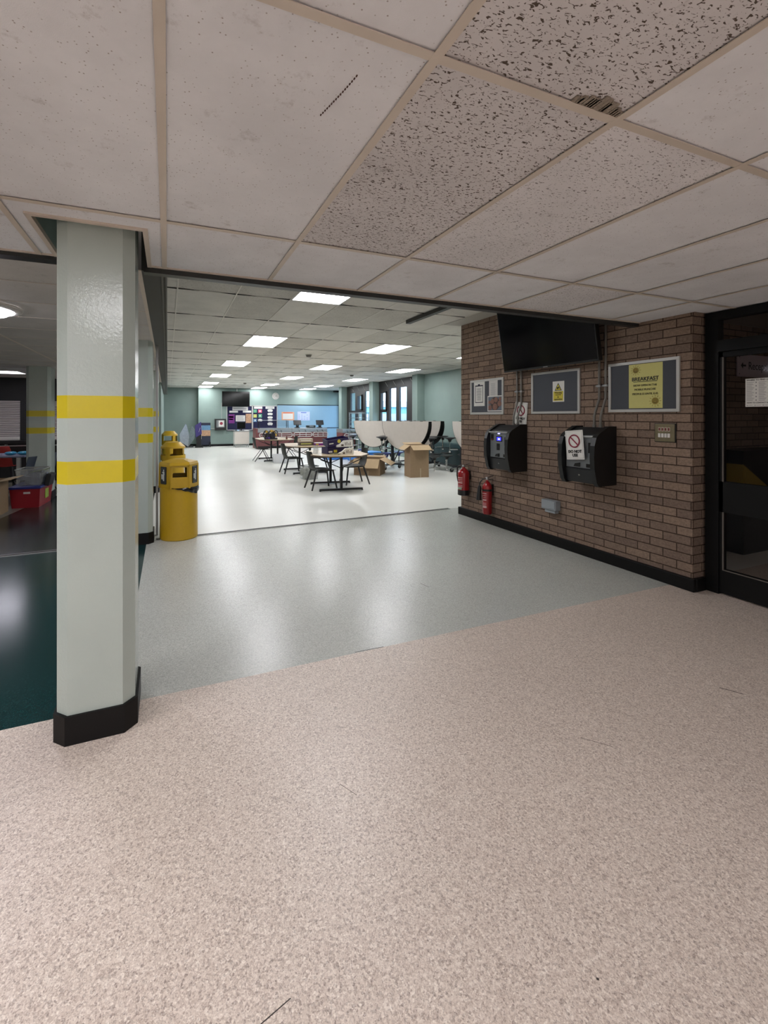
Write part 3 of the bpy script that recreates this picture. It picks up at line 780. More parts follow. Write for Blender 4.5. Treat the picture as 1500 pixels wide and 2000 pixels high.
# the Empty is rotated, so local y -width..0 maps to world y_right .. y_right+width
k1 = kiosk(4.13, .42, 'black wall payment kiosk with lit blue screen, left of two', True)
k2 = kiosk(2.985, .42, 'black wall payment kiosk covered by DO NOT USE sheet, right of two', False)
def do_not_use(t, w, h):
    mb = MB(); pts = [(w/2 + math.cos(a)*w*.29, h*.63 + math.sin(a)*w*.29, .005) for a in [2*PI*k/28 for k in range(28)]]
    mb.tube(pts, w*.032, 6, closed=True); r_ = w*.27; mb.bar((w/2 - r_*.7, h*.63 + r_*.7, .005), (w/2 + r_*.7, h*.63 - r_*.7, .005), w*.055, .003, (0,0,1))
    mb.build('prohibition_symbol', M_red_s, t)
    text(t, 'DO NOT', w*.185, (w/2, h*.27, .0052), M_ink, t, bold=.0016); text(t, 'USE', w*.185, (w/2, h*.14, .0052), M_ink, t, bold=.0016)
    mb = MB(); e = .012
    for q in ((e,w-e,e,e+.0015),(e,w-e,h-e,h-e+.0015),(e,e+.0015,e,h-e),(w-e,w-e+.0015,e,h-e)): mb.box(*q, .0036, .0042)
    mb.build('border', M_inkg, t)
t = sheet('do_not_use_sign', 'white DO NOT USE sheet taped across the right kiosk', '-x', (BX-.268, 3.315, .995), .205, .285, M_paper, R(5)); do_not_use(t, .205, .285)
t = sheet('do_not_use_sign', 'white DO NOT USE sheet tucked behind pipes above the left kiosk', '-x', (BX-.012, 4.33, 1.335), .20, .27, M_paper, R(-5)); do_not_use(t, .20, .27)
# conduits
def conduit(ys_, z1, label, grp):
    (yt, yb) = ys_; t = thing('conduit', label, 'pipe', (BX, yt, 0), group=grp)
    x = -.024
    pts = [(x,0,z1),(x,0,1.66),(x,0,1.60),(x-.012,(yb-yt)*.35,1.55),(x-.035,(yb-yt)*.8,1.47),(x-.045,yb-yt,1.42),(x-.045,yb-yt,1.33)]
    MB().tube(pts, .0115, 10).build('pipe', mat('galvanised_pipe', '#6f6c66', .45, .5), t, True)
    mb = MB(); mb.box(x-.016, 0, -.022, .022, 1.715, 1.735, .003); mb.disc((x-.014,-.02,1.725),.006,(-1,0,0),.006,8); mb.disc((x-.014,.02,1.725),.006,(-1,0,0),.006,8); mb.build('saddle_clip', M_steel, t)
    mb = MB(); mb.tube([(x-.045,yb-yt,1.345),(x-.045,yb-yt,1.315)], .017, 10); mb.build('gland', mat('galvanised_pipe', '#6f6c66'), t)
conduit((4.27, 4.28), 2.0, 'grey conduit pipe down to left kiosk, the further of its pair', 'conduits')
conduit((4.20, 4.21), 2.0, 'grey conduit pipe down to left kiosk, the nearer of its pair', 'conduits')
conduit((3.15, 3.17), 2.0, 'grey conduit pipe down to right kiosk, ending at television corner', 'conduits')
conduit((3.08, 3.10), 2.72, 'long grey conduit pipe to right kiosk rising past the television', 'conduits')
# television, tilted forward
t = thing('television', 'large black television tilted on the brick wall above kiosks', 'television', (BX-.10, 3.70, 1.965))
t.rotation_euler = (0, R(-9), 0)
MB().box(-.055, 0, -.65, .65, 0, .735, .006).build('casing', M_blackp, t)
MB().box(-.0575, -.054, -.637, .637, .022, .722).build('screen', M_scr, t)
mb = MB(); mb.box(-.0590, -.056, -.03, .03, .006, .014); mb.build('logo_plate', M_steel, t)
mb = MB(); mb.box(0, .035, -.35, .35, .2, .6); mb.box(.0, .06, -.30, -.24, .12, .62); mb.box(.0, .06, .24, .30, .12, .62); mb.build('mount', M_black, t)
# junction box
t = thing('junction_box', 'light grey junction box low on the brick wall', 'junction box', (BX, 3.84, .36), face='-x')
MB().box(0,.20,.035,.14,0,.075,.006).build('housing', mat('grey_plastic_box', '#8d9397', .45), t)
MB().box(.035,.175,.0,.05,0,.06,.005).build('lower_housing', MC['grey_plastic_box'], t)
MB().box(.008,.192,.05,.132,.075,.082,.003).build('cover', MC['grey_plastic_box'], t)
# switch plate
t = thing('switch_plate', 'brass plate of four red key switches and four white rockers', 'light switch', (BX, 2.615, 1.21), face='-x')
MB().box(-.006,.172,-.006,.156,0,.008,.002).build('back_box', M_black, t)
MB().box(0,.165,0,.15,.008,.014,.002).build('plate', M_brass, t)
for k in range(4):
    MB().box(.032+k*.026,.052+k*.026,.088,.122,.014,.018,.001).build('key_switch', mat('switch_cream', '#c6b9a6', .5), t)
    MB().box(.036+k*.026,.048+k*.026,.093,.117,.018,.0195).build('red_insert', mat('switch_red', '#6d1f22', .5), t)
    MB().box(.032+k*.026,.052+k*.026,.035,.070,.014,.021,.002).build('rocker', mat('switch_white', '#d8d5cf', .4), t)
# fire extinguishers
def extinguisher(y, z, r_, h, label, co2):
    t = thing('fire_extinguisher', label, 'fire extinguisher', (BX-r_-.02, y, z), group='fire extinguishers')
    mb = MB(); mb.lathe([(r_*.85,0),(r_,.015),(r_,h*.80),(r_*.93,h*.87),(r_*.6,h*.95),(r_*.28,h*1.0),(r_*.26,h*1.04)], seg=28); mb.build('cylinder', M_ext, t, True)
    if not co2: MB().lathe([(r_*.9,-.02),(r_*1.02,-.015),(r_*1.02,.055)], seg=28).build('base_skirt', M_blackp, t, True)
    mb = MB(); mb.lathe([(.016,h*1.03),(.02,h*1.05),(.02,h*1.10),(.01,h*1.12)], seg=12); mb.build('valve', M_steel, t)
    mb = MB(); mb.bar((-.01,0,h*1.09),(.075,-.03,h*1.09+.03),.014,.006); mb.bar((-.01,0,h*1.06),(.07,-.03,h*1.05),.014,.006); mb.build('lever', M_black, t)
    if co2:
        mb = MB(); mb.tube([(-.01,.0,h*1.08),(-.05,.03,h*1.05),(-r_-.015,.05,h*.95),(-r_-.02,.05,h*.85)], .008, 8); mb.build('hose', M_black, t, True)
        mb = MB(); mb.tube([(-r_-.02,.05,h*.86),(-r_-.022,.05,h*.80),(-r_-.03,.055,h*.42)], [.014,.024,.034], 12); mb.build('horn', M_blackp, t, True)
        MB().lathe([(r_*1.02,h*.70),(r_*1.02,h*.76)], seg=28, caps=False).build('strap', M_black, t)
    else:
        mb = MB(); mb.tube([(-.01,.0,h*1.08),(-.03,.05,h*1.1),(-.045,r_*1.05,h*.98),(-.045,r_*1.15,h*.7),(-.03,r_*1.1,h*.45)], .009, 8); mb.build('hose', M_black, t, True)
    # printed label on the room side
    def lab(z0, z1, m, name, a0=150, a1=235, rr=1.006):
        def f(u, v):
            a = R(a0 + (a1-a0)*u); return (math.cos(a)*r_*rr, math.sin(a)*r_*rr, z0 + (z1-z0)*v)
        MB().grid(f, 10, 1).build(name, m, t)
    for k, (zz, hh) in enumerate(((.62,.022),(.56,.012),(.50,.012),(.42,.03),(.34,.010),(.30,.010),(.26,.010))):
        lab(h*zz, h*zz+hh*.55, mat('label_print_pale', '#c9a3a3', .4), 'label_print', 165+(k*7) % 15, 222)
    if not co2: lab(h*.18, h*.26, mat('label_green', '#7f9a86', .4), 'label_band', 150, 215)
    else: lab(h*.20, h*.25, mat('label_print_pale', '#c9a3a3'), 'label_band', 175, 225)
    mb = MB(); mb.box(r_-.002, r_+.02, -.03, .03, h*.55, h*.9); mb.build('bracket', M_blackp, t)
extinguisher(5.23, .335, .08, .36, 'red fire extinguisher with black base at the brick wall end', False)
extinguisher(4.75, .145, .062, .43, 'slimmer red fire extinguisher with black horn, nearer the kiosks', True)

# ------------------------------------------------------------------ litter bins
def litter_symbol(t, M, name='litter_symbol'):
    mb = MB()
    def P(u, v, w=0): return M @ Vector((u, v, w))
    mb.tube([P(.012,.060,.004), P(.012,.060,.007)], .0095, 12)                       # head
    mb.prism([(.000,.046),(.026,.046),(.028,.008),(.022,.006),(.020,-.062),(.012,-.062),(.010,-.02),(.006,-.062),(-.004,-.062),(-.001,.005)], .003, .006, 'z', M)
    mb.prism([(-.003,.046),(.004,.040),(-.022,.026),(-.024,.033)], .003, .006, 'z', M)
    mb.prism([(-.042,.012),(-.012,.012),(-.016,-.045),(-.038,-.045)], .003, .006, 'z', M)
    mb.build(name, mat('symbol_white', '#c9ccc8', .5), t)
def hex_bin(loc):
    t = thing('litter_bin', 'yellow hexagonal-hooded litter bin with litter-man symbols, front of the row', 'litter bin', loc, group='yellow litter bins')
    r_ = .243; t.scale = (.87, .87, 1)
    MB().lathe([(r_*.97,0),(r_,.01),(r_*.985,.52),(r_*.985,.60)], seg=40).build('body', M_binp, t, True)
    # hood: six-sided, with front opening
    ph = R(1); Rr = .257
    def ring(R_, z): return [Vector((math.cos(ph+k*PI/3-PI/2-PI/6)*R_, math.sin(ph+k*PI/3-PI/2-PI/6)*R_, z)) for k in range(6)]
    mb = MB(); bm = mb.bm
    lv = [(Rr, .595), (Rr*1.0, .60), (Rr*.985, .865), (Rr*.93, .895), (Rr*.35, .925)]
    rings = [[bm.verts.new(p) for p in ring(a, z)] for a, z in lv]
    for a, b_ in zip(rings, rings[1:]):
        for k in range(6): 
            if a is rings[1] and k in (0, 3): continue
            bm.faces.new((a[k], a[(k+1) % 6], b_[(k+1) % 6], b_[k]))
    bm.faces.new(rings[-1])
    # faces with openings, front (k=0) and back (k=3)
    for k in (0, 3):
        a, b_ = rings[1][k].co.copy(), rings[1][(k+1) % 6].co.copy(); c, d = rings[2][(k+1) % 6].co.copy(), rings[2][k].co.copy()
        def Q(u, v): return (a*(1-u)+b_*u)*(1-v) + (d*(1-u)+c*u)*v
        us = (0,.16,.86,1); vs = (0,.48,.90,1) if k == 0 else (0,.50,.9,1)
        g = [[bm.verts.new(Q(u, v)) for v in vs] for u in us]
        for i in range(3):
            for j in range(3):
                if i == 1 and j == 1: continue
                bm.faces.new((g[i][j], g[i+1][j], g[i+1][j+1], g[i][j+1]))
    bmesh.ops.remove_doubles(bm, verts=bm.verts[:], dist=.0008)
    bmesh.ops.recalc_face_normals(bm, faces=bm.faces[:])
    bmesh.ops.solidify(bm, geom=bm.faces[:], thickness=.008)
    mb.build('hood', M_binp, t)
    MB().lathe([(.20,.57),(.205,.69)], seg=24, caps=False).build('liner_rim', M_black, t)
    MB().lathe([(0,.60),(.2,.60)], seg=24, caps=False).build('bin_bag', M_blackp, t)
    # bag poking out beneath the hood
    def f(u, v):
        a = R(-112 + 108*u); drop = .082*min(1, u/.72)**1.1 - .02*max(0, u-.8)/.2
        z = .605 - drop*v + .003*math.sin(u*31)*v
        rr = .248 + .010*math.sin(v*PI) + .006*math.sin(u*26)*v
        return (math.cos(a)*rr, math.sin(a)*rr, z)
    MB().grid(f, 24, 5, .003).build('bag_edge', mat('bin_bag_black', '#121214', .25), t)
    for k in (5, 1):
        a = ring(Rr, .60)[k]; b_ = ring(Rr, .60)[(k+1) % 6]; mid = (a+b_)/2; ux = (b_-a).normalized(); uz = Vector((0,0,1)); n = ux.cross(uz).normalized()
        if n.dot(mid) < 0: n = -n; ux = -ux
        Mx = Matrix((ux, uz, n)).transposed().to_4x4(); Mx.translation = Vector((mid.x, mid.y, .745)) + n*.003
        mb = MB(); mb.box(-.065,.065,-.1,.1,-.008,.003,.012,Mx); mb.build('symbol_plate', mat('symbol_plate_grey', '#25282a', .4), t)
        litter_symbol(t, Mx)
    return t
hex_bin((.125, 5.66, 0))
def round_bin(loc, label, rz, holes, sc=1.0, r_=.21):
    t = thing('litter_bin', label, 'litter bin', loc, rz, 'yellow litter bins')
    MB().lathe([(r_*.93,0),(r_*.96,.01),(r_*.96,.60*sc)], seg=36).build('body', M_binp, t, True)
    mb = MB(); bm = mb.bm; seg = 48
    prof = [(r_*1.06,.585*sc),(r_*1.06,.63*sc),(r_*1.06,.68*sc),(r_*1.05,.81*sc),(r_*1.02,.845*sc),(r_*.86,.875*sc),(r_*.74,.90*sc),(r_*.62,.925*sc)]
    rings = [[bm.verts.new((a*math.cos(2*PI*k/seg), a*math.sin(2*PI*k/seg), z)) for k in range(seg)] for a, z in prof]
    for i, (a, b_) in enumerate(zip(rings, rings[1:])):
        for k in range(seg):
            if i == 2 and any((k - h_) % seg < 9 for h_ in holes): continue
            bm.faces.new((a[k], a[(k+1) % seg], b_[(k+1) % seg], b_[k]))
    bm.faces.new(rings[-1])
    bmesh.ops.recalc_face_normals(bm, faces=bm.faces[:]); bmesh.ops.solidify(bm, geom=bm.faces[:], thickness=.008)
    mb.build('hood', M_binp, t, True)
    MB().lathe([(r_*.8,.60*sc),(r_*.82,.66*sc)], seg=24, caps=False).build('liner_rim', M_black, t)
    return t
round_bin((.10, 9.3, 0), 'round domed yellow litter bin, middle of the three bins', 0, (34, 44, 12, 22), 1.0, .215)
round_bin((-.0+.05, 13.2, 0), 'furthest round yellow litter bin, smallest looking of three', 0, (30, 42, 10), 1.10, .20)

# ------------------------------------------------------------------ hall tables and chairs
def dining_table(loc, rz, label):
    t = thing('dining_table', label, 'table', loc, rz, 'octagonal folding tables')
    a, b_, c_ = .56, .80, .26
    p = [(-a+c_,-b_),(a-c_,-b_),(a,-b_+c_+.1),(a,b_-c_-.1),(a-c_,b_),(-a+c_,b_),(-a,b_-c_-.1),(-a,-b_+c_+.1)]
    MB().prism(p, .668, .69).build('table_top', M_top, t)
    mb = MB(); mb.prism([(x*1.006, y*1.006) for x, y in p], .664, .686); mb.build('edging', mat('table_edging', '#5b4a38', .5), t)
    for s in (-1, 1):
        mb = MB(); mb.box(-.425,.425,s*.47-.03,s*.47+.03,.01,.045,.006); mb.box(-.43,-.40,s*.47-.03,s*.47+.03,0,.012); mb.box(.40,.43,s*.47-.03,s*.47+.03,0,.012); mb.build('foot', M_black, t)
        MB().box(-.024,.024,s*.47-.02,s*.47+.02,.045,.665).build('post', M_black, t)
        mb = MB(); mb.tube([(-.42,s*.47,.655),(-.40,s*.47,.60),(-.02,s*.47,.44),(.02,s*.47,.44),(.40,s*.47,.60),(.42,s*.47,.655)], .009, 6); mb.build('brace', M_black, t)
    MB().box(-.02,.02,-.47,.47,.62,.66).build('stretcher', M_black, t)
    return t
T1 = dining_table((3.14, 8.45, 0), R(-7), 'nearest pale octagonal folding table, stacked with open purple cartons')
T2 = dining_table((3.27, 11.1, 0), 0, 'middle pale octagonal folding table, with a small stack of boxes')
T3 = dining_table((3.22, 14.4, 0), 0, 'furthest pale octagonal folding table, with black and yellow jumble')
def chair(loc, rz, label, m=None, style='splay', grp='dark plastic chairs at the folding tables'):
    m = m or M_chair
    t = thing('chair', label, 'chair', loc, rz, grp)
    w = .40
    def seat(u, v):   # u along depth front->rear, v across
        x = .22 - .42*u; y = (v-.5)*w*(1-.08*u); z = .385 - .02*math.sin(u*PI)*math.cos((v-.5)*PI) - .02*(1-u)**4 + .03*abs(v-.5)**2*4*.4
        return (x, y, z)
    MB().grid(seat, 10, 8, .008).build('seat', m, t, True)
    def back(u, v):
        x = -.20 - .035*math.sin(min(1,u*3)*PI/2) - .085*u + .05*(abs(v-.5)*2)**2*(.4+.6*u); ww = w*(.92 - .10*u - .25*max(0,u-.85)/.15*.4)
        y = (v-.5)*ww; z = .385 + .36*u; return (x, y, z)
    MB().grid(back, 12, 8, .008).build('backrest', m, t, True)
    if style == 'splay':
        for sx, sy in ((1,1),(1,-1),(-1,1),(-1,-1)):
            a = Vector((.17 if sx > 0 else -.17, sy*.155, .365)); b_ = Vector((.235 if sx > 0 else -.285, sy*.215, 0))
            MB().tube([a, b_], [.019,.016], 8).build('leg', M_black, t)
        mb = MB(); 
        for sy in (-1, 1): mb.bar((.19,sy*.16,.368),(-.19,sy*.155,.368),.02,.02)
        mb.bar((.17,-.16,.36),(.17,.16,.36),.018,.018); mb.bar((-.17,-.16,.36),(-.17,.16,.36),.018,.018); mb.build('frame', M_black, t)
    else:
        for sy in (-1, 1):
            MB().bar((.0,sy*.16,.37),(-.27,sy*.21,0),.028,.016).build('leg', M_black, t)
            MB().bar((.03,sy*.16,.37),(.21,sy*.21,0),.028,.016).build('leg', M_black, t)
        mb = MB(); mb.bar((.015,-.17,.362),(.015,.17,.362),.05,.02); mb.build('frame', M_black, t)
    return t
chair((2.82, 8.37, 0), R(3), 'dark chair left of the nearest table, its back towards the bins')
chair((3.64, 8.72, 0), R(178), 'dark chair right of the nearest table, in front of the low carton')
chair((2.93, 10.98, 0), R(4), 'dark chair at the left side of the middle table')
chair((3.60, 10.95, 0), R(172), 'dark chair at the right side of the middle table')
chair((2.80, 14.25, 0), R(0), 'slant-legged dark chair left of the furthest table', None, 'sled')
chair((3.72, 14.5, 0), R(182), 'slant-legged dark chair right of the furthest table', None, 'sled')

# things on and under the tables
TZ = .69
def carton_box(name, label, loc, rz, w, d, h, m, cat='box', rx=0, extra=None, grp=None):
    t = thing(name, label, cat, loc, rz, grp)
    if rx: t.rotation_euler = (rx[0], rx[1], rz)
    mb = MB(); th = .004
    mb.box(0,w,0,th,0,h); mb.box(0,w,d-th,d,0,h); mb.box(0,th,0,d,0,h); mb.box(w-th,w,0,d,0,h); mb.box(0,w,0,d,0,th)
    mb.build('tray', m, t); return t
t = carton_box('display_carton', 'open dark purple display carton, lower of two on nearest table', (2.86, 8.14, TZ), R(4), .42, .30, .13, M_dpurp, grp='purple display cartons')
MB().box(.02,.10,-.003,.0,.03,.06).build('print', M_paper, t); MB().box(.13,.20,-.004,.0,.03,.08).build('emblem', M_ylw_w, t)
t = carton_box('display_carton', 'tilted dark purple display carton resting on top of another', (2.86, 8.12, TZ+.135), R(2), .44, .26, .13, M_dpurp, rx=(R(6), R(-7)), grp='purple display cartons')
MB().box(.03,.12,-.003,.0,.05,.07).build('print', M_paper, t); mb = MB(); mb.disc((.24,-.001,.085),.035,(0,-1,0),.003,16); mb.build('emblem', M_ylw_w, t)
def flapcard(label, loc, rz, w, h, lean):
    t = thing('card_sleeve', label, 'box', loc, rz, 'white printed card sleeves on nearest table'); t.rotation_euler = (lean, 0, rz)
    MB().prism([(0,0),(w,0),(w,h),(w*.45,h*.9),(w*.22,h*.45),(0,h*.25)], 0, .05, 'y').build('card', M_paper, t)
    mb = MB()
    for k, (a, b_) in enumerate(((.5,.7),(.6,.8),(.72,.5),(.82,.75))): mb.box(w*a, w*a+.012, -.002, 0, h*.2, h*(.2+b_*.6))
    mb.box(w*.25, w*.4, -.002, 0, h*.12, h*.35); mb.build('print', mat('brown_ink', '#4a382c', .6), t)
flapcard('white printed card sleeve standing on nearest table, lower one', (3.02, 7.93, TZ), R(2), .30, .13, 0)
flapcard('white printed card sleeve lying over the purple cartons, upper one', (3.03, 8.06, TZ+.14), R(5), .34, .14, R(-6))
t = thing('wrapper', 'crumpled olive wrapper between the card sleeves on nearest table', 'wrapper', (2.93, 7.92, TZ))
def f(u, v): return ((u-.5)*.2, (v-.5)*.08, .012 + .018*abs(math.sin(u*9+v*5)))
MB().grid(f, 14, 6, .002).build('foil', mat('olive_foil', '#6d6a35', .4), t)
t = thing('clear_bag', 'clear plastic bag slumped at the left edge of nearest table', 'bag', (2.70, 8.40, TZ))
def f(u, v):
    a = 2*PI*u; r0 = .05 + .018*math.sin(3*a+v*4); return (math.cos(a)*r0*(1-.3*v), math.sin(a)*r0*(1-.3*v), .16*v + .008*math.sin(5*a))
MB().grid(f, 20, 8).build('film', M_tub, t, True)
for k, (z, m, w_, nm, lb) in enumerate(((0, mat('brown_box_print', '#4a4036', .5, 0, .3, 30), .36, 'food_box', 'dark brown patterned box under another on middle table'), (.085, mat('cream_box_print', '#b5a996', .5, 0, .35, 30), .34, 'food_box', 'cream box on top of a brown one on middle table'))):
    t = thing(nm, lb, 'box', (3.05, 10.78, TZ+z), R(-3), 'boxes on the middle table')
    MB().box(0,w_,0,.22,0,.083,.003).build('carton', m, t)
    MB().box(.03,w_-.06,-.002,0,.03,.055).build('print', M_paper if k else M_lime, t)
t = thing('food_box', 'flat purple and white box at right of middle table', 'box', (3.40, 10.62, TZ), R(-5), 'boxes on the middle table')
MB().box(0,.38,0,.24,0,.06,.003).build('carton', M_purple, t); MB().box(.02,.36,.01,.23,.06,.066).build('lid', M_paper, t); MB().box(.02,.09,-.002,0,.015,.045).build('print', M_ylw_w, t)
# craft jumble on table three
t = thing('gadget_pile', 'black and yellow jumble of straps and pouches on furthest table', 'pile', (3.02, 14.0, TZ))
mb = MB()
for k in range(9):
    a = k*.72; c0 = Vector((math.cos(a)*.17, math.sin(a)*.07, .09 + .05*(k % 3))); pts = [c0 + Vector((math.cos(q)*.07, math.sin(q*1.3+k)*.04, math.sin(q)*.09)) for q in [j*.6 for j in range(9)]]
    mb.tube(pts, .016, 6)
mb.build('straps', M_black, t, True)
mb = MB()
for x_, z_ in ((-.13,.24),(.10,.24),(-.05,.16),(.15,.14),(.02,.26)): mb.box(x_-.04,x_+.03,-.05,.03,z_-.035,z_+.04,.012)
mb.build('yellow_pouches', mat('ochre_fabric', '#b5933a', .7), t)
mb = MB(); mb.box(-.2,.2,-.08,.08,0,.05,.012); mb.box(-.16,.14,-.06,.06,.05,.20,.03); mb.build('case', mat('dark_fabric', '#26242c', .8, 0, .3, 30), t)
mb = MB(); mb.box(-.16,-.04,-.09,-.07,.02,.08,.006); mb.build('purple_pouch', mat('purple_fabric', '#4a2a80', .6), t)
t = thing('sauce_bottle', 'small brown bottle at right of furthest table', 'bottle', (3.52, 13.95, TZ))
MB().lathe([(.028,0),(.03,.01),(.03,.06),(.012,.085),(.012,.10)], seg=14).build('body', mat('brown_bottle', '#5a2c22', .3), t, True); MB().lathe([(.014,.10),(.014,.115),(.008,.12)], seg=12).build('cap', M_black, t)
# boxes below the tables
def tub(name, label, loc, rz, w, d, h, m, cat='storage box', lidm=None, ribs=0, flare=1.1, fill=None, grp=None):
    t = thing(name, label, cat, loc, rz, grp)
    A = [(-w/2,-d/2,0),(w/2,-d/2,0),(w/2,d/2,0),(-w/2,d/2,0)]; B = [(x*flare,y*flare,h) for x, y, z in A]
    mb = MB(); mb.loft(A, B, False); mb.bm.faces.new([mb.bm.verts.new(Vector(p)+Vector((0,0,.002))) for p in A]); mb.build('tub', m, t)
    mb = MB(); e = .012
    for k in range(4): mb.bar(Vector(B[k]), Vector(B[(k+1) % 4]), .02, .012)
    mb.build('rim', lidm or m, t)
    if ribs:
        mb = MB()
        for k in range(ribs):
            x = (-.5 + (k+.5)/ribs)*w; mb.bar((x,-d/2-.004,0),(x*flare,-d/2*flare-.004,h),.012,.006)
        mb.build('ribs', M_white, t)
    if fill:
        mb = MB()
        for k in range(14):
            x, y, z = random.uniform(-.38,.38)*w, random.uniform(-.36,.36)*d, random.uniform(.1,.7)*h
            a, b_, c_ = [random.uniform(.03,.07) for _ in range(3)]; mb.box(x-a,x+a,y-b_,y+b_,max(.004,z-c_),min(h*.95,z+c_),.006)
        mb.build('contents', fill, t)
    return t
tub('storage_box', 'frosted white ribbed box under the furthest table', (3.18, 13.45, 0), R(-8), .40, .34, .25, M_tubw, ribs=7, fill=mat('white_contents', '#c9c9c9', .6))
tub('storage_box', 'small clear lidless box beside the ribbed box under furthest table', (3.55, 13.7, 0), R(-8), .3, .28, .14, M_tubw, fill=mat('white_contents', '#c9c9c9', .6))
tub('waste_bin', 'clear bin of crumpled wrappers behind the near left chair', (2.98, 9.75, 0), R(10), .30, .28, .30, M_tub, 'waste bin', M_black, fill=mat('crumpled_film', '#8c8f88', .5, 0, .4, 30))

# cardboard cartons on the floor
def carton(loc, rz, w, d, h, label, flaps):
    t = thing('cardboard_box', label, 'cardboard box', loc, rz, 'open cardboard boxes on the hall floor')
    th = .006; mb = MB()
    mb.box(0,w,0,th,0,h); mb.box(0,w,d-th,d,0,h); mb.box(0,th,th,d-th,0,h); mb.box(w-th,w,th,d-th,0,h); mb.box(th,w-th,th,d-th,.0,th)
    mb.build('box_body', M_card, t)
    for side, L, ang, skew in flaps:
        # flap hinged at the rim, ang = degrees below horizontal (negative = upward)
        a = R(ang); dx, dz = math.cos(a)*L, -math.sin(a)*L
        if side == 'f': A = [(0,0,h),(w,0,h)]; o = Vector((0,-dx,dz)); s = Vector((1,0,0))
        elif side == 'b': A = [(0,d,h),(w,d,h)]; o = Vector((0,dx,dz)); s = Vector((1,0,0))
        elif side == 'l': A = [(0,0,h),(0,d,h)]; o = Vector((-dx,0,dz)); s = Vector((0,1,0))
        else: A = [(w,0,h),(w,d,h)]; o = Vector((dx,0,dz)); s = Vector((0,1,0))
        p, q = Vector(A[0]), Vector(A[1]); P4 = [p, q, q + o + s*skew, p + o + s*skew]
        n = (q-p).cross(o).normalized()*.002
        MB().loft([x - n for x in P4], [x + n for x in P4]).build('flap', M_card_i, t)
    mb = MB(); mb.box(w*.52,w*.58,-.001,0,0,h*.28); mb.box(w, w+.001, d*.55, d*.62, 0, h*.25); mb.build('tape', mat('packing_tape', '#a08e74', .3), t)
    return t
# tall box: corners (5.19,9.02),(5.64,8.95)
carton((5.20, 9.03, 0), R(-9), .455, .40, .75, 'tall open cardboard box standing in front of folded tables', [('f',.17,38,.02),('l',.19,30,-.05),('b',.17,-12,0),('r',.17,50,0)])
carton((4.18, 9.98, 0), R(-39), .64, .60, .40, 'low wide open cardboard box behind the nearest right chair', [('f',.24,62,-.02),('r',.30,28,.03),('b',.20,-5,0),('l',.22,40,0)])
t = thing('bin_bag', 'black bag slumped over the low cardboard box rim', 'bag', (4.42, 10.1, .44), 0)
def f(u, v):
    a = 2*PI*u; r0 = math.sin(max(.02,v)*PI)*.16*(1+.12*math.sin(4*a)); return (math.cos(a)*r0*1.2, math.sin(a)*r0, .13*(1-math.cos(v*PI))/2)
MB().grid(f, 20, 10).build('bag', mat('bin_bag_black', '#121214'), t, True)

# ------------------------------------------------------------------ folded mobile tables with stools
def folding_table(cx, cy, dirx, diry, label, sep=.09, seatm=None, R_=.76, top=1.287, splay=0, flip=False, skip=()):
    """chord direction given; leaf normal = toward the camera-left side"""
    seatm = seatm or M_blackp
    ang = math.atan2(diry, dirx); t = thing('folding_table', label, 'folding table', (cx, cy, 0), ang, 'folded round tables with attached stools')
    # local: x along chord, y = -normal; front leaf at y=-sep/2.. (front normal is local -y if flip False)
    s = 1 if flip else -1
    def leaf(y, name, m_out, tilt):
        n = 26; pts = [(math.cos(PI + PI*k/n)*R_, math.sin(PI + PI*k/n)*R_) for k in range(n+1)]
        mb = MB(); Mx = Matrix.Translation((0, y, top)) @ Matrix.Rotation(tilt, 4, 'X')
        mb.prism(pts, -.011, .011, 'y', Mx); mb.build(name, m_out, t)
        mb = MB(); pe = [Mx @ Vector((x*1.004, 0, z*1.004)) for x, z in pts] ; mb.tube(pe, .012, 6); mb.build('edge_band', M_black, t)
    leaf(s*sep, 'table_leaf', M_wgrain, R(0)*s); leaf(-s*sep, 'table_leaf', M_wgrain if not splay else M_blackp, R(splay)*s)
    mb = MB()
    for x in (-.45, .45):
        mb.box(x-.018,x+.018,-.04,.04,.12,top-.03); mb.bar((x,-.30,.13),(x,.30,.13),.035,.035); 
    mb.box(-.45,.45,-.018,.018,.13,.165); mb.box(-.45,.45,-.018,.018,.62,.65); mb.bar((-.4,0,.2),(.1,0,1.1),.025,.02); mb.bar((.4,0,.2),(-.1,0,1.1),.025,.02)
    mb.build('frame', mat('dark_steel_tube', '#3a3d42', .4, .5), t)
    for x in (-.45, .45):
        for y in (-.30, .30):
            c = MB(); c.tube([(x-.014,y,.05),(x+.014,y,.05)], .05, 16); c.build('caster', M_black, t)
            MB().box(x-.02,x+.02,y-.015,y+.015,.05,.13).build('fork', M_steel, t)
    mb = MB(); 
    for x in (-.5, -.17, .17, .5): mb.box(x-.03,x+.03,-.02,.02,top,top+.012)
    mb.build('hinge', M_black, t)
    # stools on swing arms, upper and lower pairs on each side
    for x in (-.62, .62):
        for y in (-.24, .24):
            for z, m_ in ((.86, M_blackp), (.40, seatm)):
                if (x > 0, y < 0, z > .5) in skip: continue
                xx = x*(1.0 if z > .5 else 1.15); yy = y*(1.0 if z > .5 else 1.1)
                o = MB().lathe([(.0,.02),(.10,.022),(.155,.012),(.16,.0),(.12,-.015),(.05,-.045),(.032,-.10),(.0,-.10)], (xx, yy, z), 20).build('stool_seat', m_, t, True)
                mb = MB(); mb.tube([(xx,yy,z-.09),(xx,yy,z-.34)], .017, 8); mb.tube([(xx,yy,z-.30),(xx*.85,0,z-.30)], .015, 8); mb.build('stool_arm', M_chrome, t)
                mb = MB(); mb.tube([(xx,yy,z-.34),(xx,yy,z-.375)], .022, 8); mb.build('stool_foot', M_white, t)
    return t
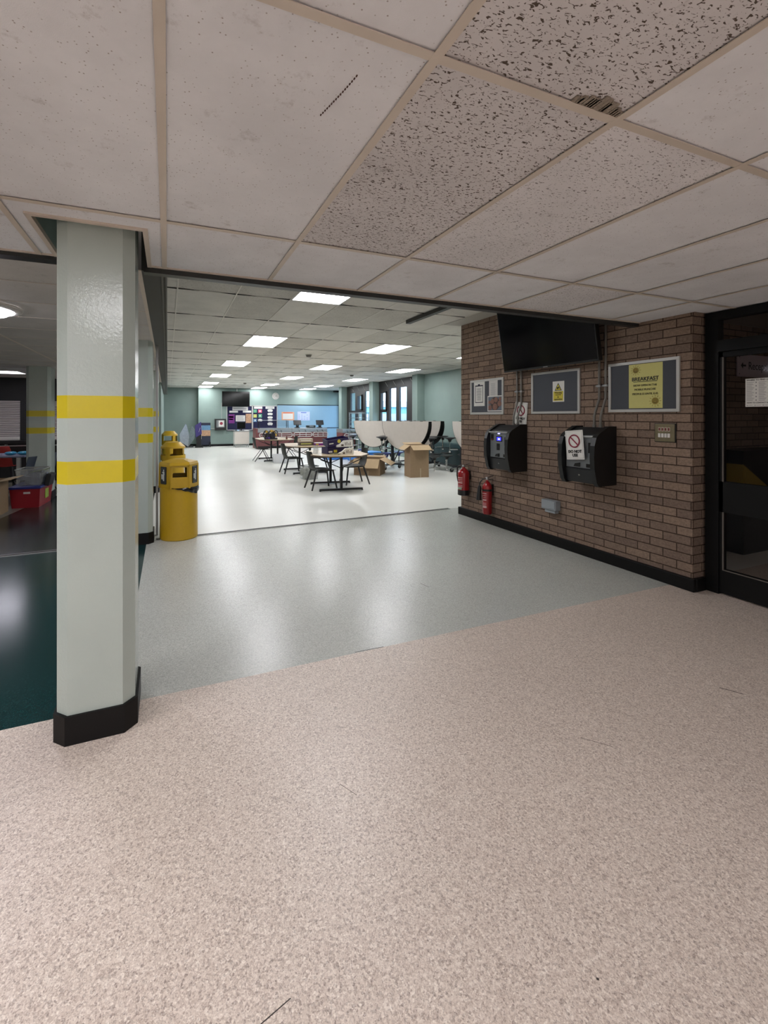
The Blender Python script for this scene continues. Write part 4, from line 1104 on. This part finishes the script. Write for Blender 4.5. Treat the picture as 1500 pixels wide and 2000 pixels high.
folding_table(5.78, 10.28, .39, -.92, 'folded round white table behind the tall cardboard box, largest looking', .05, M_blackp, splay=-8, skip=((True, True, True),))
folding_table(5.58, 11.80, .39, -.92, 'folded round white table further back, left of the largest looking one', .05, M_blue, splay=-8)
folding_table(6.66, 11.05, .39, -.92, 'folded round table showing a dark underside leaf, near mint wall', .07, M_blackp, splay=-14)
folding_table(7.0, 9.10, 0, -1, 'folded round white table mostly hidden by the brick wall', .05, M_blackp)
t = thing('bench', 'long dark teal bench along the mint block wall', 'bench', (7.42, 9.0, 0))
MB().box(0,.17,0,3.2,.06,.52,.01).build('base', M_teal, t); MB().box(-.03,.17,0,3.2,.52,.66,.02).build('seat_pad', mat('teal_pad', '#28484a', .55), t)
mb = MB(); mb.box(.0,.17,.02,3.18,0,.06); mb.build('plinth', M_black, t)
t = thing('storage_box', 'blue plastic storage box on the floor behind folded tables', 'storage box', (5.9, 13.2, 0), R(12))
MB().box(-.5,.5,-.25,.25,0,.24,.02).build('tub', mat('sky_blue_plastic', '#3d7fd0', .35), t); MB().box(-.52,.52,-.27,.27,.24,.275,.01).build('lid', mat('sky_blue_lid', '#5aa0e8', .35), t)
t = thing('storage_box', 'second blue storage box left of folded tables near counter', 'storage box', (5.15, 13.9, 0), R(5))
MB().box(-.35,.35,-.25,.25,0,.22,.02).build('tub', MC['sky_blue_plastic'], t); MB().box(-.37,.37,-.27,.27,.22,.255,.01).build('lid', MC['sky_blue_lid'], t)

# ------------------------------------------------------------------ serving counters
def tray_rail(t, x0, x1, z0, z1, y):
    r_ = (z1-z0)/2; zc = (z0+z1)/2; pts = []
    for k in range(9): a = R(90 + 22.5*k); pts.append((x0+r_+math.cos(a)*r_, y, zc+math.sin(a)*r_))
    for k in range(9): a = R(-90 + 22.5*k); pts.append((x1-r_+math.cos(a)*r_, y, zc+math.sin(a)*r_))
    mb = MB(); mb.tube(pts, .016, 6, closed=True); mb.tube([(x0,y,zc),(x1,y,zc)], .012, 6)
    for q in (.33, .67): mb.tube([(x0+(x1-x0)*q,y,z0),(x0+(x1-x0)*q,y,z1)], .012, 6)
    mb.build('tray_rail', M_alup, t)
    mb = MB()
    for q in (.33, .67): mb.tube([(x0+(x1-x0)*q,0,.80),(x0+(x1-x0)*q,-.10,.76),(x0+(x1-x0)*q,y,z1)], .012, 6)
    mb.build('rail_bracket', M_black, t)
t = thing('serving_counter', 'long burgundy serving counter with steel top and looped tray rails', 'counter', (3.66, 19.6, 0), group='serving counters')
L = 3.2
MB().box(0,L,0,.75,.10,.70).build('front_panel', M_burg, t); MB().box(-.005,L+.005,-.01,.76,.70,.88,.006).build('steel_top', M_steel, t); MB().box(.02,L-.02,.04,.72,0,.10).build('plinth', M_black, t)
MB().box(-.09,-.005,.0,.75,0,.88).build('end_panel', M_burg, t)
for a, b_ in ((.03, 1.5), (1.56, 2.42), (2.46, 3.19)): tray_rail(t, a, b_, .50, .68, -.17)
mb = MB(); mb.box(1.515,1.525,-.012,-.002,.10,.88); mb.build('joint', M_black, t)
MB().box(.07,1.38,.02,.40,1.225,1.245).build('guard_shelf', M_steel, t)
mb = MB(); mb.tube([(.08,.1,.88),(.08,.1,1.23)], .014, 8); mb.tube([(1.37,.1,.88),(1.37,.1,1.23)], .014, 8); mb.tube([(.08,.38,.88),(.08,.38,1.23)], .014, 8); mb.tube([(1.37,.38,.88),(1.37,.38,1.23)], .014, 8); mb.build('guard_post', M_black, t)
MB().box(.1,1.35,.03,.036,.95,1.22).build('guard_glass', M_glass, t)
t = thing('serving_counter', 'short burgundy serving counter with steel top beside the window', 'counter', (6.98, 17.9, 0), group='serving counters')
MB().box(0,.58,0,.75,.10,.70).build('front_panel', M_burg, t); MB().box(-.005,.585,-.01,.76,.70,.86,.006).build('steel_top', M_steel, t); MB().box(.02,.56,.04,.72,0,.10).build('plinth', M_black, t)
tray_rail(t, .0, .56, .48, .67, -.17)
def till(x, y, z, label, name='till'):
    t = thing(name, label, 'till', (x, y, z), group='tills on the counter')
    mb = MB(); mb.box(-.10,.10,-.10,.14,0,.03,.006); mb.build('base', M_blackp, t)
    mb = MB(); mb.box(-.045,.075,-.02,.07,.03,.20,.006); mb.build('stand', M_blackp, t)
    mb = MB(); Mx = Matrix.Translation((0,-.02,.24)) @ Matrix.Rotation(R(-24), 4, 'X'); mb.box(-.18,.18,-.02,.02,-.11,.12,.006,Mx); mb.build('display', M_blackp, t)
    mb = MB(); mb.box(-.165,.165,-.0225,-.0195,-.095,.105,0,Mx); mb.build('screen', M_blackp, t)
    mb = MB(); mb.box(-.02,.03,-.024,-.02,.12,.14); mb.build('badge', M_steel, t)
till(5.50, 19.85, .88, 'black till screen on long counter, the left of two')
till(6.58, 19.85, .88, 'black till screen on long counter, the right of two')
t = thing('card_terminal', 'low black printer between the two tills on the counter', 'printer', (6.15, 19.85, .88))
MB().box(-.2,.2,-.12,.14,0,.12,.02).build('body', mat('black_green_plastic', '#182220', .35), t); MB().box(-.1,.1,-.125,-.115,.06,.09).build('slot', M_steel, t)
# trolley cabinet with monitor
t = thing('trolley_cabinet', 'white cabinet on legs standing before the navy board', 'cabinet', (2.82, 20.75, 0))
MB().box(0,.66,0,.5,.14,.72,.006).build('body', M_white, t); MB().box(-.02,.68,-.02,.52,.72,.75,.004).build('top', M_steel, t); MB().box(.02,.64,-.008,0,.16,.70).build('door', M_wgrain, t)
for x_ in (.03,.63):
    for y_ in (.03,.47): MB().tube([(x_,y_,0),(x_,y_,.14)], .018, 8).build('leg', M_steel, t)
MB().box(.04,.62,.04,.46,.09,.11).build('shelf', M_steel, t)
t = thing('monitor', 'black monitor on the white cabinet', 'monitor', (3.15, 20.98, .75))
MB().box(-.19,.19,-.02,.03,.09,.40,.006).build('casing', M_blackp, t); MB().box(-.175,.175,-.023,-.019,.105,.385).build('screen', M_scr, t); mb = MB(); mb.box(-.03,.03,0,.03,.0,.1); mb.box(-.12,.12,-.07,.1,0,.015); mb.build('stand', M_blackp, t)
t = thing('cloth', 'white and blue cloth on the left of the white cabinet', 'cloth', (2.93, 20.86, .75))
def f(u, v): return ((u-.5)*.2, (v-.5)*.16, .025 + .03*math.sin(u*6)*math.cos(v*5))
MB().grid(f, 10, 8, .004).build('fabric', M_hatch, t, True)
t = thing('paper_sheets', 'loose white papers on the right of the white cabinet', 'paper', (3.33, 20.86, .75), R(12)); MB().box(0,.16,0,.2,0,.012).build('sheets', M_paper, t)
t = thing('tray_rack', 'chrome wire tray trolley by the further window', 'rack', (7.0, 16.2, 0))
mb = MB()
for x_ in (0,.42):
    for y_ in (0,1.0): mb.tube([(x_,y_,.08),(x_,y_,1.56)], .014, 8)
mb.build('upright', M_chrome, t)
for k in range(7):
    z = .5 + k*.17; mb = MB(); mb.tube([(0,0,z),(.42,0,z),(.42,1.0,z),(0,1.0,z)], .009, 6, closed=True)
    mb.build('shelf_rail', M_chrome, t)
MB().box(-.02,.44,-.02,1.02,1.55,1.57).build('top_tray', M_steel, t)
for x_ in (0,.42):
    for y_ in (0,1.0): MB().tube([(x_-.012,y_,.04),(x_+.012,y_,.04)], .04, 12).build('caster', M_black, t)

# ------------------------------------------------------------------ far wall
FY = 21.9
t = thing('television', 'black television hung from ceiling before the far mint wall', 'television', (3.0, 21.6, 0))
MB().box(-.64,.64,0,.05,1.87,2.59,.006).build('casing', M_blackp, t); MB().box(-.63,.63,-.003,.001,1.885,2.575).build('screen', M_scr, t)
mb = MB(); mb.tube([(.05,.08,2.3),(.05,.08,HC)], .025, 10); mb.box(-.2,.25,.05,.08,2.05,2.4); mb.build('ceiling_pole', M_alup, t)
t = thing('display_board', 'navy two-panel display board with headings below the far television', 'notice board', (2.60, FY, .74), face='-y')
mb = MB(); Wd, Hd = 2.45, 1.20; fw = .035
for q in ((0,Wd,0,fw),(0,Wd,Hd-fw,Hd),(0,fw,0,Hd),(Wd-fw,Wd,0,Hd),(1.19,1.25,0,Hd)): mb.box(q[0],q[1],q[2],q[3],0,.03)
mb.build('frame', M_alup, t); MB().box(fw,Wd-fw,fw,Hd-fw,0,.015).build('felt', M_navy, t)
MB().box(.0,2.45,-.03,-.0,0,.05).build('ledge', M_navyc, t)
def pin(u0, v0, u1, v1, m, name='paper', lab=None, bars_=0):
    o = MB().box(u0-2.60,u1-2.60,v1-.74,v0-.74,.016,.020).build(name, m, t)
    if lab: o['label'] = lab
    if bars_:
        mb = MB(); n = bars_; dv = (v0-v1)/(n+1)
        for k in range(n): mb.box(u0-2.60+.04,u1-2.60-.04-random.random()*.04, v1-.74+dv*(k+.7), v1-.74+dv*(k+.7)+dv*.35, .0195, .0215)
        mb.build('print', M_inkg, t)
pin(2.87,1.87,3.6,1.70,M_paperp,'heading',None,1); pin(2.73,1.68,3.13,1.59,M_paper,'heading'); pin(3.36,1.69,3.76,1.59,M_paper,'heading')
pin(3.90,1.89,4.3,1.78,M_paper,'heading'); pin(4.46,1.89,4.9,1.78,M_paper,'heading',None,1)
pin(2.70,1.51,2.97,1.08,M_purple,'poster','purple and magenta poster'); pin(2.71,1.42,2.92,1.34,M_paper,'poster_strip'); pin(2.71,1.30,2.90,1.24,mat('lilac_print', '#b58fc9', .5),'poster_strip')
pin(3.03,1.46,3.47,1.17,M_paper,'notice_sheet',None,6); pin(3.5,1.53,3.77,1.09,M_orange,'food_photo','orange and pink food photo')
pin(3.87,1.74,4.03,1.59,M_green_p,'icon_card'); pin(4.1,1.74,4.28,1.59,M_pink_p,'icon_card'); pin(3.87,1.51,4.03,1.35,M_lime,'icon_card'); pin(4.11,1.52,4.28,1.35,M_green_p,'icon_card'); pin(3.87,1.29,4.03,1.14,M_bluep,'icon_card')
for (u0, v0, u1, v1) in ((4.56,1.76,4.81,1.63),(4.56,1.58,4.81,1.47),(4.56,1.41,4.81,1.30),(4.56,1.27,4.81,1.17),(4.56,1.11,4.81,.97),(4.09,1.28,4.30,1.16)):
    mb = MB(); cx, cy = (u0+u1)/2-2.6, (v0+v1)/2-.74; hw, hh = (u1-u0)/2, (v0-v1)/2
    pts = [(cx+hw*(1+.12*math.cos(6*a))*math.copysign(abs(math.cos(a))**.6, math.cos(a)), cy+hh*(1+.12*math.sin(5*a))*math.copysign(abs(math.sin(a))**.6, math.sin(a))) for a in [2*PI*k/20 for k in range(20)]]
    mb.prism(pts, .016, .020); mb.build('cloud_card', M_paper, t)
# small icons drawn on the cards
mb = MB(); mb.box(4.17-2.6,4.21-2.6,1.40-.74,1.48-.74,.0195,.0215); mb.box(3.92-2.6,3.98-2.6,1.18-.74,1.25-.74,.0195,.0215); mb.box(4.15-2.6,4.23-2.6,1.63-.74,1.70-.74,.0195,.0215); mb.build('icon_mark', M_paper, t)
def poster(label, x0, z0, x1, z1, border, m, marks, grid=False):
    t = thing('poster', label, 'poster', (x0, 21.868, z0), face='-y'); w_, h_ = x1-x0, z1-z0
    MB().box(0,w_,0,h_,0,.004).build('border', border, t); MB().box(.06,w_-.06,.06,h_-.08,.004,.006).build('sheet', m, t)
    mb = MB(); 
    if grid:
        for r_ in range(4):
            for c_ in range(4): 
                if random.random() < .75: mb.box(.06+c_*.14,.12+c_*.14,.05+r_*.075,.065+r_*.075,.006,.008)
        mb.box(.18,w_-.18,h_-.07,h_-.035,.006,.008)
    else: mb.box(.08,w_-.08,h_-.055,h_-.025,.004,.008)
    mb.build('print', marks, t); return t
poster('orange bordered poster on the pale blue hatch', 5.26, 1.21, 5.90, 1.63, mat('orange_border', '#dba07e', .6), M_paper, mat('red_ink', '#c2452f', .6))
poster('pale lilac chart poster right of the orange bordered one', 6.07, 1.20, 6.72, 1.65, mat('lilac_paper', '#b9c0dd', .6), mat('lilac_paper2', '#bcc6e2', .6), mat('blue_ink', '#3f5fae', .6), True)
# clock
t = thing('wall_clock', 'white round wall clock high on the far wall', 'clock', (4.96, FY, 2.41), face='-y')
MB().lathe([(.17,0),(.17,.03),(.155,.045),(.15,.03),(0,.03)], seg=40).build('case', M_white, t, True)
mb = MB()
for k in range(12): a = k*PI/6; mb.bar((math.cos(a)*.115,math.sin(a)*.115,.032),(math.cos(a)*.135,math.sin(a)*.135,.032),.010 if k % 3 else .016,.002,(0,0,1))
mb.build('hour_marks', M_ink, t)
mb = MB(); mb.bar((0,0,.036),(.055,.05,.036),.012,.003,(0,0,1)); mb.build('hour_hand', M_ink, t); mb = MB(); mb.bar((0,0,.040),(.10,-.03,.040),.008,.003,(0,0,1)); mb.build('minute_hand', M_ink, t)
# far payment kiosk
t = thing('payment_kiosk', 'small distant black payment kiosk on the far wall left of board', 'payment kiosk', (2.05, FY-.002, .76), face='-y', group='wall mounted payment kiosks')
MB().prism([(0,0),(.49,0),(.49,.53),(0,.53)], 0, .26).build('body', M_blackp, t)
MB().box(.06,.43,.13,.47,.26,.268).build('face_plate', MC['kiosk_grey_plate'], t)
MB().box(.16,.40,.17,.46,.27,.274).build('notice', M_paper, t); mb = MB(); mb.disc((.28,.32,.274), .07, (0,0,1), .002, 18); mb.build('notice_symbol', M_red_s, t)
mb = MB(); mb.tube([(.32,.53,.05),(.32,.53+.62,.05)][0:1] + [(.32,1.3,.05)], .012, 6); mb.build('conduit', M_alup, t)
mb = MB(); mb.box(-.35,0,.06,.085,.0,.03); mb.build('trunking', M_alup, t)

# silver leaf trolleys in the recess
t = thing('folded_tray_stand', 'silver leaves folded in a V against the recess wall', 'folding table', (.80, 21.0, 0), R(8))
def vleaf(pts, th=.02): 
    A = [Vector(p) for p in pts]; n = (A[1]-A[0]).cross(A[2]-A[0]).normalized()*th/2
    return MB().loft([p-n for p in A], [p+n for p in A])
M_silv = mat('brushed_silver_leaf', '#9aa0a4', .35, .6, .25, 14)
yl = lambda x: -.05 + .5*(x+.33); yr = lambda x: .175 - .7*(x-.12)
vleaf([(x, yl(x), z) for x, z in ((-.33,.62),(-.05,1.08),(.0,1.0),(.12,.58),(.07,.06),(-.30,.30))]).build('left_leaf', M_silv, t)
vleaf([(x, yr(x), z) for x, z in ((.12,.58),(.23,.98),(.33,.82),(.31,.42),(.09,.06))]).build('right_leaf', M_silv, t)
mb = MB(); mb.box(-.2,.2,.24,.28,.06,.62); mb.box(-.3,.3,.15,.34,.03,.08); mb.build('frame', M_black, t)
t = thing('banner_stand', 'leaning purple printed folded leaf beside the silver V leaves', 'folding table', (1.30, 21.2, 0))
vleaf([(-.17,-.05,1.0),(.10,.05,1.16),(.13,.05,.62),(-.13,-.05,.46)]).build('printed_leaf', mat('purple_banner', '#2f2160', .45, 0, .3, 10), t)
mb = MB(); mb.bar((-.03,0.02,.58),(.06,.02,.90),.05,.01); mb.build('print', M_paperp, t); mb = MB(); mb.box(-.1,.1,.06,.12,.04,1.0); mb.box(-.15,.2,0,.2,0,.06); mb.build('frame', M_black, t)
t = thing('picture_trolley', 'dark folded trolley with a sunset-coloured picture panel in the recess corner', 'folding table', (1.62, 21.3, 0))
MB().box(-.23,.20,.02,.14,.10,1.12,.01).build('body', M_navyc, t)
MB().box(-.20,.19,-.01,.02,.78,1.0).build('picture_sky', M_bluep, t); MB().box(-.20,.19,-.01,.02,.52,.78).build('picture_ground', M_orange, t)
MB().box(-.20,-.19,-.015,.02,.38,1.0).build('edge_strip', M_alup, t)
mb = MB(); mb.box(-.22,-.18,-.1,.3,.03,.12); mb.box(.16,.20,-.1,.3,.03,.25); mb.build('foot', M_black, t)
# small ceiling fittings
for x_, y_, lb in ((2.82, 9.26, 'grey smoke detector on hall ceiling, nearest of three'), (5.5, 13.3, 'small grey smoke detector on hall ceiling towards the windows'), (2.86, 18.1, 'tiny grey detector on hall ceiling before the far television')):
    t = thing('smoke_detector', lb, 'smoke detector', (x_, y_, HC), group='smoke detectors on the hall ceiling')
    MB().lathe([(.06,0),(.06,-.02),(.045,-.05),(.0,-.055)], seg=20).build('housing', mat('detector_grey', '#6b6862', .6), t, True)
    MB().lathe([(.075,0),(.075,-.008),(.0,-.008)], seg=20).build('base_plate', M_white, t)
mb = MB(); mb.lathe([(.10,0),(.06,-.001),(.0,-.001)], (.42, 4.5, HC+.003), 18); tag(mb.build('trim_17', mat('water_stain', '#6d675f', .95, 0, .3, 30)), kind='structure')

# ------------------------------------------------------------------ annex at left
t = thing('roller_shutter', 'wide pale roller shutter at left over the dark servery', 'shutter', (-4.95, 11.899, .905), face='-y', group='servery shutters')
def shutter(t, w, h):
    mb = MB(); n = 22
    for k in range(n):
        z = k*h/n; mb.prism([(z+.003, 0), (z+h/n-.003, 0), (z+h/n-.003, .008), (z+h/n*.5, .018), (z+.003, .008)], 0, w, 'x', Matrix(((1,0,0,0),(0,1,0,0),(0,0,1,0),(0,0,0,1))))
    mb.build('slats', mat('shutter_white', '#b9b3b0', .5), t); MB().box(0,w,-.0,.06,0,.035).build('bottom_bar', M_white, t)
shutter(t, 1.93, .86)
t = thing('roller_shutter', 'pale roller shutter mostly hidden behind the columns', 'shutter', (-2.87, 11.899, .905), face='-y', group='servery shutters'); shutter(t, 2.12, .86)
t = thing('servery_counter', 'black servery counter ledge below the pale shutters', 'counter', (-5.1, 11.55, 0))
MB().box(0,4.6,0,.34,.84,.90).build('worktop', M_black, t); MB().box(0,4.6,-.02,.02,.78,.80).build('tray_rail', M_steel, t); MB().box(0,4.6,.08,.34,0,.84).build('front', mat('black_front', '#0d0d0e', .5), t)
mb = MB()
for k in range(6): mb.box(.3+k*.8,.33+k*.8,-.02,.1,.77,.82)
mb.build('rail_bracket', M_steel, t)
t = thing('annex_table', 'blue-grey topped table with laptop and cyan bags at left', 'table', (-2.95, 10.0, 0), R(-4))
MB().box(-.75,.62,-.4,.4,.69,.72,.006).build('table_top', mat('blue_grey_laminate', '#6f7690', .35), t)
for x_ in (-.5,.4):
    mb = MB(); mb.box(x_-.03,x_+.03,-.03,.03,.05,.69); mb.box(x_-.04,x_+.04,-.35,.35,.0,.05); mb.build('leg', M_steel, t)
t = thing('laptop', 'grey open screen standing on the blue-grey table', 'laptop', (-3.05, 9.72, .72), R(-4)); MB().box(-.25,.25,0,.02,.0,.13,.004).build('screen', M_alu, t); MB().box(-.25,.25,.02,.2,0,.012).build('keyboard', M_alu, t)
for x_, lb in ((-2.62, 'cyan crumpled bag on the blue-grey table, left one'), (-2.43, 'cyan crumpled bag on the blue-grey table, right one')):
    t = thing('cyan_bag', lb, 'bag', (x_, 9.78, .72), R(20), 'cyan bags on the annex table')
    def f(u, v):
        a = 2*PI*u; r0 = math.sin(max(.02,v)*PI)*.085*(1+.2*math.sin(3*a)); return (math.cos(a)*r0, math.sin(a)*r0, .07*(1-math.cos(v*PI))/2)
    MB().grid(f, 16, 8).build('film', mat('cyan_film', '#3f94b8', .3, 0, .4, 30), t, True)
chair((-3.05, 10.95, 0), R(90), 'red plastic chair behind the blue-grey table at left', M_redc, 'splay', 'annex chairs').scale = (1.1, 1.15, 1.12)
chair((-2.35, 9.15, 0), R(160), 'blue-grey plastic chair at left, nearer the red crate', M_bgrey, 'sled', 'annex chairs')
chair((-2.25, 9.9, 0), R(165), 'blue-grey plastic chair at left, further behind the red crate', M_bgrey, 'sled', 'annex chairs')
# cardboard box at the left edge
t = thing('cardboard_box', 'brown cardboard box cut off by the left picture edge', 'cardboard box', (-2.74, 7.62, 0), R(-3))
th = .006; w, d, h = .50, .55, .50; mb = MB()
mb.box(0,w,0,th,0,h); mb.box(0,w,d-th,d,0,h); mb.box(0,th,0,d,0,h); mb.box(w-th,w,0,d,0,h); mb.box(th,w-th,th,d-th,0,th); mb.build('box_body', M_card, t)
MB().loft([(w,0,h),(w,d,h),(w+.2,d-.02,h+.03),(w+.2,.02,h+.03)], [(w,0,h+.005),(w,d,h+.005),(w+.2,d-.02,h+.035),(w+.2,.02,h+.035)]).build('flap', M_card_i, t)
MB().loft([(0,0,h),(w,0,h),(w-.02,-.16,h+.10),(.02,-.16,h+.10)], [(0,.005,h+.003),(w,.005,h+.003),(w-.02,-.155,h+.105),(.02,-.155,h+.105)]).build('flap', M_card_i, t)
# red crate with blue lid, clear tub on top
t = thing('storage_crate', 'red plastic crate with blue lid on the dark floor at left', 'storage crate', (-2.03, 8.63, 0), R(-3))
A = [(-.18,-.30,0),(.18,-.30,0),(.18,.30,0),(-.18,.30,0)]; B = [(x*1.12, y*1.1, .30) for x, y, z in A]
MB().loft(A, B).build('tub', M_redp, t); MB().box(-.215,.215,-.345,.345,.295,.335,.008).build('lid', M_blue, t)
MB().box(-.02,.07,-.325,-.318,.22,.25).build('label', M_paperp, t); MB().box(.192,.199,-.05,.12,.10,.25).build('green_label', mat('lime_label', '#8fa833', .5), t)
t = tub('clear_tub', 'clear tub of papers standing on the red crate', (-2.0, 8.58, .337), R(-3), .30, .34, .25, M_tub, 'tub', mat('clear_rim', '#8f918b', .4), 0, 1.22, mat('mixed_paper', '#6d7482', .6, 0, .5, 20))
MB().box(.17,.24,-.12,.14,.02,.21,.01, Matrix.Rotation(R(12), 4, 'Y')).build('handle_flap', M_blackp, t)
MB().loft([(-.03,-.1,.19),(.2,-.1,.23),(.2,.15,.23),(-.03,.15,.19)], [(-.03,-.1,.194),(.2,-.1,.234),(.2,.15,.234),(-.03,.15,.194)]).build('leaflet', mat('green_leaflet', '#5f7a35', .6, 0, .4, 40), t)

# floor scuffs and scratches
mb = MB()
for a, b_, w_ in (((.20,1.05),(.28,1.07),.0022),((2.69,1.44),(2.74,1.36),.004),((1.01,.81),(1.013,.814),.006),((1.7,1.45),(1.78,1.36),.0012),((.62,1.62),(.66,1.55),.0012),((2.0,3.3),(2.02,3.2),.003),((2.5,4.6),(2.52,4.5),.003),((1.05,2.49),(1.24,2.482),.004)):
    mb.bar((a[0],a[1],.0004),(b_[0],b_[1],.0004),w_,.0006)
struct('trim_18', mb, mat('scuff_dark', '#3a3431', .8))

# ------------------------------------------------------------------ nest small pieces under the part they sit on
NEST = {'sheet': ('lettering','print','underline','sun_disc','sun_rays','sun_face','border','yellow_panel','triangle','triangle_border','camera_symbol','prohibition_symbol','picture','plate','muffins'),
        'face_plate': ('coin_slot','coin_return','screen_bezel','screen','screen_text','indicator','note_slot','keypad','card_reader','receipt_slot','notice','notice_symbol'),
        'symbol_plate': ('litter_symbol',), 'table_leaf': ('edge_band','hinge'), 'caster': ('fork',), 'stool_seat': ('stool_arm','stool_foot'),
        'key_switch': ('red_insert',), 'board': ('arrow','lettering','screw'), 'casing': ('screen','logo_plate'), 'display': ('screen','badge'),
        'carton': ('print',), 'card': ('print',), 'tray': ('print','emblem'), 'tub': ('label','green_label','rim'), 'hood': (), 'cylinder': ('label_print','label_band','strap'),
        'pipe': ('gland','saddle_clip'), 'tray_rail': ('rail_bracket',), 'printed_leaf': ('print',), 'top': (), 'foot': (), 'housing': ('cover',)}
base_ = lambda o: o.name.split('.')[0]
allobs = [o for o in bpy.data.objects]
kids = {}
for o in allobs:
    if o.parent: kids.setdefault(o.parent, []).append(o)
order = {}
for par, ch in kids.items():
    if par.type != 'EMPTY': continue
    for tgt, names in NEST.items():
        tg = [c for c in ch if base_(c) == tgt]
        if not tg: continue
        pool = [c for c in ch if base_(c) in names and c.parent is par]
        for c in pool:
            best = tg[0]
            if len(tg) > 1:
                cc = sum((v.co for v in c.data.vertices), Vector()) / len(c.data.vertices)
                best = min(tg, key=lambda q: (sum((v.co for v in q.data.vertices), Vector()) / len(q.data.vertices) - cc).length)
            c.parent = best
